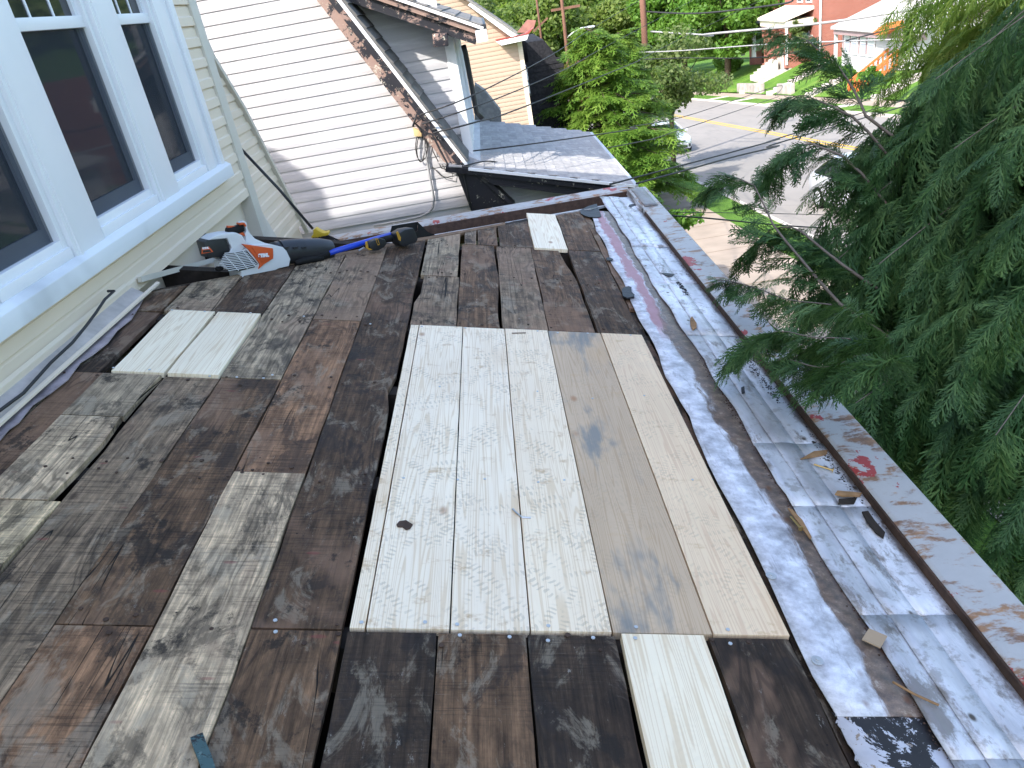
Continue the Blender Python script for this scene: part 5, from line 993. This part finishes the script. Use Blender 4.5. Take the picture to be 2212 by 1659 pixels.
for (p,Y,bow) in (((1830,340),5.0,.4),((1760,400),4.9,.5),((1735,560),4.6,.5),((1840,640),4.3,.5),((1880,430),4.7,.5),((1960,270),4.8,.5),((2000,420),4.2,.6),((2080,560),3.8,.6),((1990,620),3.9,.6),((1900,760),3.7,.5),((1850,860),3.65,.3),((1960,880),3.5,.5),((2060,830),3.3,.5),((2140,720),3.3,.5),((2010,1000),3.3,.4),((2090,1060),3.2,.4),((2150,950),3.0,.5),((2140,1190),3.05,.3),((2205,1080),2.8,.4),((2060,190),4.7,.5),((2150,330),3.9,.5),((2190,480),3.5,.5),((2120,120),4.8,.4),((2212,1240),2.9,.3),((2200,180),4.2,.5),((1800,880),3.9,.3),((1840,960),3.7,.3),((1780,760),4.3,.4),((1900,560),4.1,.5),((1920,920),3.6,.4),((1990,740),3.6,.5),((2110,400),4.0,.6),((1870,1000),3.6,.2),((1765,470),4.8,.4),((1805,560),4.5,.4),((1860,500),4.5,.5),((1750,640),4.5,.4),((1810,690),4.2,.4),((1930,330),4.6,.5),((1990,180),4.9,.4),((2060,330),4.2,.5),((1860,300),5.0,.4),((2050,940),3.3,.4),((1960,1080),3.4,.3),((2000,540),4.0,.5)): limbs.append((limb(P(*p,1,Y),None,bow),'main'))
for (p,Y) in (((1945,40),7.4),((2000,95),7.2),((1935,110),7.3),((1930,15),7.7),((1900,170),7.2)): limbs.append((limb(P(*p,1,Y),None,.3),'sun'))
def xmin(y): return np.interp(y,[-400,0,60,144,180,288,360,433,505,600,650,780,830,860,1000,1200,1350,1700],[2085,2085,2060,1950,1880,1800,1735,1705,1695,1640,1640,1680,1740,1790,1900,2060,2190,2420])
for i in range(210):
    z=rng.uniform(-4.4,3.0); a=rng.uniform(math.pi*.40,math.pi*1.6); R=(2.5 if z<0 else 2.5-.5*z)*rng.uniform(.55,1.0)
    tip=np.array((TX+R*math.cos(a),TY+R*math.sin(a),z-.55))
    if tip[1]<1.2: continue
    px,py=proj(tip)
    if px<xmin(py)+60 or (tip[0]<1.75 and tip[2]<-1.6): continue
    limbs.append((limb(tip,z,.3),'fill'))
for i in range(16):
    z=rng.uniform(-4,3); a=rng.uniform(-math.pi*.5,math.pi*.4); R=2.4*rng.uniform(.6,1); limbs.append((limb((TX+R*math.cos(a),TY+R*math.sin(a),z-.5),z,.3),'fill'))
items=[];itemsy=[];tw=MB()
step={'sprig':.075,'curb':.07,'main':.050,'sun':.075,'fill':.085}
for li,(L,kd) in enumerate(limbs):
    n=len(L); r0_=.014 if kd=='sprig' else .006 if kd=='curb' else .012
    i0=6 if kd=='curb' else 0
    if kd in('sprig','curb') or li%6==0: tw.tube([L[i] for i in range(i0,n,1)],[max(.0025,r0_*(1-i/n)) for i in range(i0,n,1)],5,False)
    length=np.linalg.norm(L[-1]-L[0])
    for t in np.arange(.30 if kd in('sprig','curb') else .16,1.001,step[kd]/max(length,1)):
        x=t*(n-1); i=min(int(x),n-2); p=L[i]+(L[i+1]-L[i])*(x-i); d=L[i+1]-L[i]; d/=np.linalg.norm(d); side=np.cross(d,[0,0,1]); side/=np.linalg.norm(side)+1e-9
        for sgn in (-1,1):
            if rng.random()<.15: continue
            ln=rng.uniform(.26,.58)*(1.15-.40*t)*(.62 if kd=='sprig' else .48 if kd=='curb' else 1); ang=rng.uniform(.3,1.0)
            dd=d*math.cos(ang)+side*sgn*math.sin(ang)*.8+np.array((0,0,-rng.uniform(.25,.7) if kd in('sprig','curb') else -rng.uniform(.8,2.2)))+rng.normal(0,.15,3)
            it=(p,dd,rng.uniform(-1.2,1.2),ln); tp=p+dd/np.linalg.norm(dd)*ln
            px,py=proj(tp)
            if kd in('main','fill') and tp[1]>.8 and px<xmin(py)-14: continue
            if px>2330 or py<-260 or py>1800 or tp[1]<.8:
                if rng.random()<.85: continue
                it=(it[0],it[1],it[2],it[3]*1.7)
            if tp[0]<1.36 and tp[2]<-1.50-(tp[0]+.36)*.231: continue
            (itemsy if kd=='sun' else items).append(it)
            if kd!='fill' and rng.random()<.7:
                q=p+dd/np.linalg.norm(dd)*ln*.35; items.append((q,dd+rng.normal(0,.35,3),rng.uniform(-1.2,1.2),ln*.7)) if kd!='sun' else itemsy.append((q,dd+rng.normal(0,.35,3),rng.uniform(-1.2,1.2),ln*.7))
        if t>.88: (itemsy if kd=='sun' else items).append((p,d+np.array((0,0,-.15))+rng.normal(0,.15,3),rng.uniform(-.5,.5),rng.uniform(.14,.26)))
V,Q=bunch(fr,items); fastmesh('crown',V,Q,M['cedar'],cedar); print('cedar fronds',len(items),len(itemsy),len(Q))
if itemsy: V,Q=bunch(fr,itemsy); fastmesh('sunlit_tint_tips',V,Q,M['cedar_y'],cedar)
tw.build('branches',M['greybark'],cedar,smooth=True)
# ---------------------------------------------------------------- evergreen in the front yard
frh=[frond(7,3,.03,20+s,2) for s in range(4)]
def evergreen(name,base,H,R,label,mat,nl,seed,prune=None,sc=1.0):
    r=np.random.default_rng(seed); e=empty(name,tuple(base),label,'tree'); b=MB(); b.tube([base,base+np.array((.1,0,H*.5)),base+np.array((0,.1,H*.97))],[.16,.11,.02],8); b.build('trunk',M['bark'],e,smooth=True); it=[];tb=MB()
    for k in range(nl):
        f=(k+.5)/nl; z=H*(.10+.90*f); a=k*2.4+r.uniform(-.4,.4); rad=R*(1.02-f**1.7)*r.uniform(.65,1.08)*(.75+.25*math.sin(a*2+seed))+.15
        root=base+np.array((0,0,z)); tip=root+np.array((math.cos(a)*rad,math.sin(a)*rad,rad*r.uniform(-.1,.25))); mid=(root+tip)/2+np.array((0,0,.16*rad)); tb.tube([root,mid,tip],[.03,.02,.006],4,False)
        nf=int(5+rad*9)
        for j in range(nf):
            t=.25+.75*(j+r.random())/nf; p=(1-t)**2*root+2*t*(1-t)*mid+t*t*tip; d=tip-root; d/=np.linalg.norm(d); sd=np.cross(d,[0,0,1]); sd/=np.linalg.norm(sd)+1e-9
            for sg in (-1,1):
                dd=d*r.uniform(.5,1)+sd*sg*r.uniform(.3,1)+np.array((0,0,r.uniform(-.6,.12))); it.append((p,dd,r.uniform(-.45,.45),r.uniform(.35,.75)*sc))
        it.append((tip,tip-root+np.array((0,0,-.1)),0,.5*sc))
    V,Q=bunch(frh,it); fastmesh('crown',V,Q,mat,e); tb.build('branches',M['bark'],e); return e
hx=float(P(1295,250,1,25.5)[0]); hx2=float(P(1350,250,1,28.2)[0])
evergreen('hemlock_tree',np.array((hx,25.5,gz(25.5)+.1)),5.85,2.85,'bright green hemlock tree standing before the dark wing','' or M['hemlock'],120,3)
evergreen('hemlock_tree',np.array((hx2,28.2,gz(28.2)+.1)),5.7,1.75,'bright green hemlock leaning over the parked silver car',M['hemlock'],95,8)
evergreen('hemlock_tree',np.array((3.4,24.0,gz(24)+.1)),2.9,1.9,'low dark evergreen bush at foot of tan house',M['hemlock'],50,12)
# ---------------------------------------------------------------- leafy trees
def leafy(name,base,H,cr,label,mat,n,seed,ls=.16,trunk=True,cat='tree',flatz=.8,clumps=None,group=None,tr=None):
    r=np.random.default_rng(seed); e=empty(name,tuple(base),label,cat,group); cz=H-cr*flatz; c0=base+np.array((0,0,cz))
    if trunk:
        b=MB(); tr=tr or max(.05,.028*H); b.tube([base-np.array((0,0,.2)),base+np.array((.05,0,cz*.6)),c0+np.array((.1,.1,cr*.3))],[tr*1.2,tr,tr*.5],9)
        for k in range(7):
            a=k*.9+r.random(); d=np.array((math.cos(a),math.sin(a),.75)); b.tube([base+np.array((.03,0,cz*.55)),base+np.array((0,0,cz*.8))+d*cr*.35,c0+d*cr*.7*np.array((1,1,.6))],[tr*.45,tr*.3,tr*.1],5,False)
        b.build('trunk',M['bark'],e,smooth=True)
    nc=clumps or int(22+cr*7); u=r.normal(size=(nc,3)); u/=np.linalg.norm(u,axis=1)[:,None]; rad=r.uniform(.35,1.0,nc)**.5; C_=c0+u*rad[:,None]*np.array((cr,cr,cr*flatz))*r.uniform(.75,1.08,(nc,1)); cs=r.uniform(.20,.42,nc)*cr
    ci=r.integers(0,nc,n); w=r.normal(size=(n,3)); w/=np.linalg.norm(w,axis=1)[:,None]; pos=C_[ci]+w*(cs[ci]*r.uniform(.55,1.05,n))[:,None]*np.array((1,1,.62))
    nr=w*.7+r.normal(size=(n,3))*.6+np.array((0,0,.35)); nr/=np.linalg.norm(nr,axis=1)[:,None]; t1=np.cross(nr,r.normal(size=(n,3))); t1/=np.linalg.norm(t1,axis=1)[:,None]; t2=np.cross(nr,t1)
    s=(ls*r.uniform(.6,1.3,n))[:,None]; V=np.stack([pos-t1*s,pos+t2*s*.62,pos+t1*s,pos-t2*s*.62],1).reshape(-1,3); Q=np.arange(4*n).reshape(n,4)
    fastmesh('crown',V,Q,mat,e); return e
leafy('maple_tree',np.array((24.8,86,gz(86)+.6)),11,5.0,'large bright green maple left of the brick porch',M['maple'],26000,31,.22)
leafy('maple_tree',np.array((24.5,104,gz(104)+.6)),13,6.0,'tall green tree farther down the far sidewalk',M['maple'],24000,32,.26)
leafy('locust_tree',np.array((22.0,120,gz(120))),15,7.0,'olive green tree behind the nearest utility pole',M['locust'],26000,33,.30)
leafy('locust_tree',np.array((8.0,118,gz(118))),15,7.0,'olive tree on the near side beyond the street lamp',M['locust'],24000,34,.32)
leafy('locust_tree',np.array((-1.5,100,gz(100))),14,6.5,'pale olive tree between the two distant poles',M['maple2'],22000,35,.30)
leafy('locust_tree',np.array((14.5,150,gz(150)-1)),19,9.0,'tall olive tree closing the end of the street',M['locust'],24000,36,.40)
tg=G(1456,374)
leafy('street_tree',np.array((float(tg[0]),float(tg[1]),gz(float(tg[1]))+.1)),5.4,2.05,'brownish leaved street tree beside the road kerb',M['maple2'],9000,37,.09,flatz=.75,tr=.10)
leafy('red_maple_tree',np.array((4.6,38.0,gz(38))),5.3,1.7,'small red leaved maple beside the dark wing',M['redleaf'],6000,38,.10)
leafy('ivy_bush',np.array((28.2,74.2,gz(74)+1.6)),4.6,1.7,'tall green bush between brick house and sunroom',M['maple2'],5000,39,.15,False,'bush',1.3)
leafy('hedge',np.array((26.3,91.5,gz(91)+1.4)),2.4,1.4,'clipped dark green hedge before the blue grey porch',M['maple'],4000,40,.12,False,'bush',.9)
leafy('shrub',np.array((2.45,13.2,gz(13))),2.65,.62,'small bright green shrub below the far porch corner',M['maple'],3500,41,.05,False,'bush',1.0)
for i,(x,y,lab) in enumerate(((25.2,58,'low flowering shrub below the sunroom wall'),(24.2,52,'yellow green shrub right of the orange stairs'))): leafy('shrub',np.array((x,y,gz(y)+.9)),1.0,.75,lab,M['maple'],2500,50+i,.09,False,'bush',.7)
def forest(name,n,f,ls,mat,seed,label):
    r=np.random.default_rng(seed); V=[];k=0
    P_=[]
    for _ in range(n): P_.append(f(r))
    C_=np.array([p[:3] for p in P_]); R_a=np.array([p[3] for p in P_]); m_=170; w=r.normal(size=(n,m_,3)); w/=np.linalg.norm(w,axis=2)[...,None]; w[...,2]=np.abs(w[...,2])*1.0
    pos=(C_[:,None]+w*R_a[:,None,None]*r.uniform(.8,1.05,(n,m_,1))).reshape(-1,3); N=len(pos); nr=w.reshape(-1,3)+r.normal(size=(N,3))*.5; nr/=np.linalg.norm(nr,axis=1)[:,None]; t1=np.cross(nr,r.normal(size=(N,3))); t1/=np.linalg.norm(t1,axis=1)[:,None]; t2=np.cross(nr,t1); s=(ls*r.uniform(.6,1.3,N))[:,None]
    o=fastmesh(name,np.stack([pos-t1*s,pos+t2*s*.7,pos+t1*s,pos-t2*s*.7],1).reshape(-1,3),np.arange(4*N).reshape(N,4),mat); return tag(o,label,'forest',kind='stuff')
def f1(r):
    x=r.uniform(-60,110); y=r.uniform(165,330); R=r.uniform(4,8); return (x,y,far_z(x,y)+r.uniform(2,7),R)
forest('distant_wood',420,f1,1.0,M['locust'],5,'wooded hillside beyond the end of the street')
def f2(r):
    x=r.uniform(40,130); y=r.uniform(60,170); R=r.uniform(3,6)
    if x<48: x+=10
    return (x,y,gz(y)+2.5+max(0,x-75)*.16+r.uniform(1,5),R)
forest('distant_wood',120,f2,.8,M['maple'],6,'trees behind the houses across the street')
def f3(r):
    x=r.uniform(-150,250); y=r.uniform(340,520); R=r.uniform(7,12); return (x,y,far_z(x,y)+r.uniform(1,6),R)
forest('distant_wood',420,f3,2.2,M['maple2'],7,'far blue green wooded ridge')
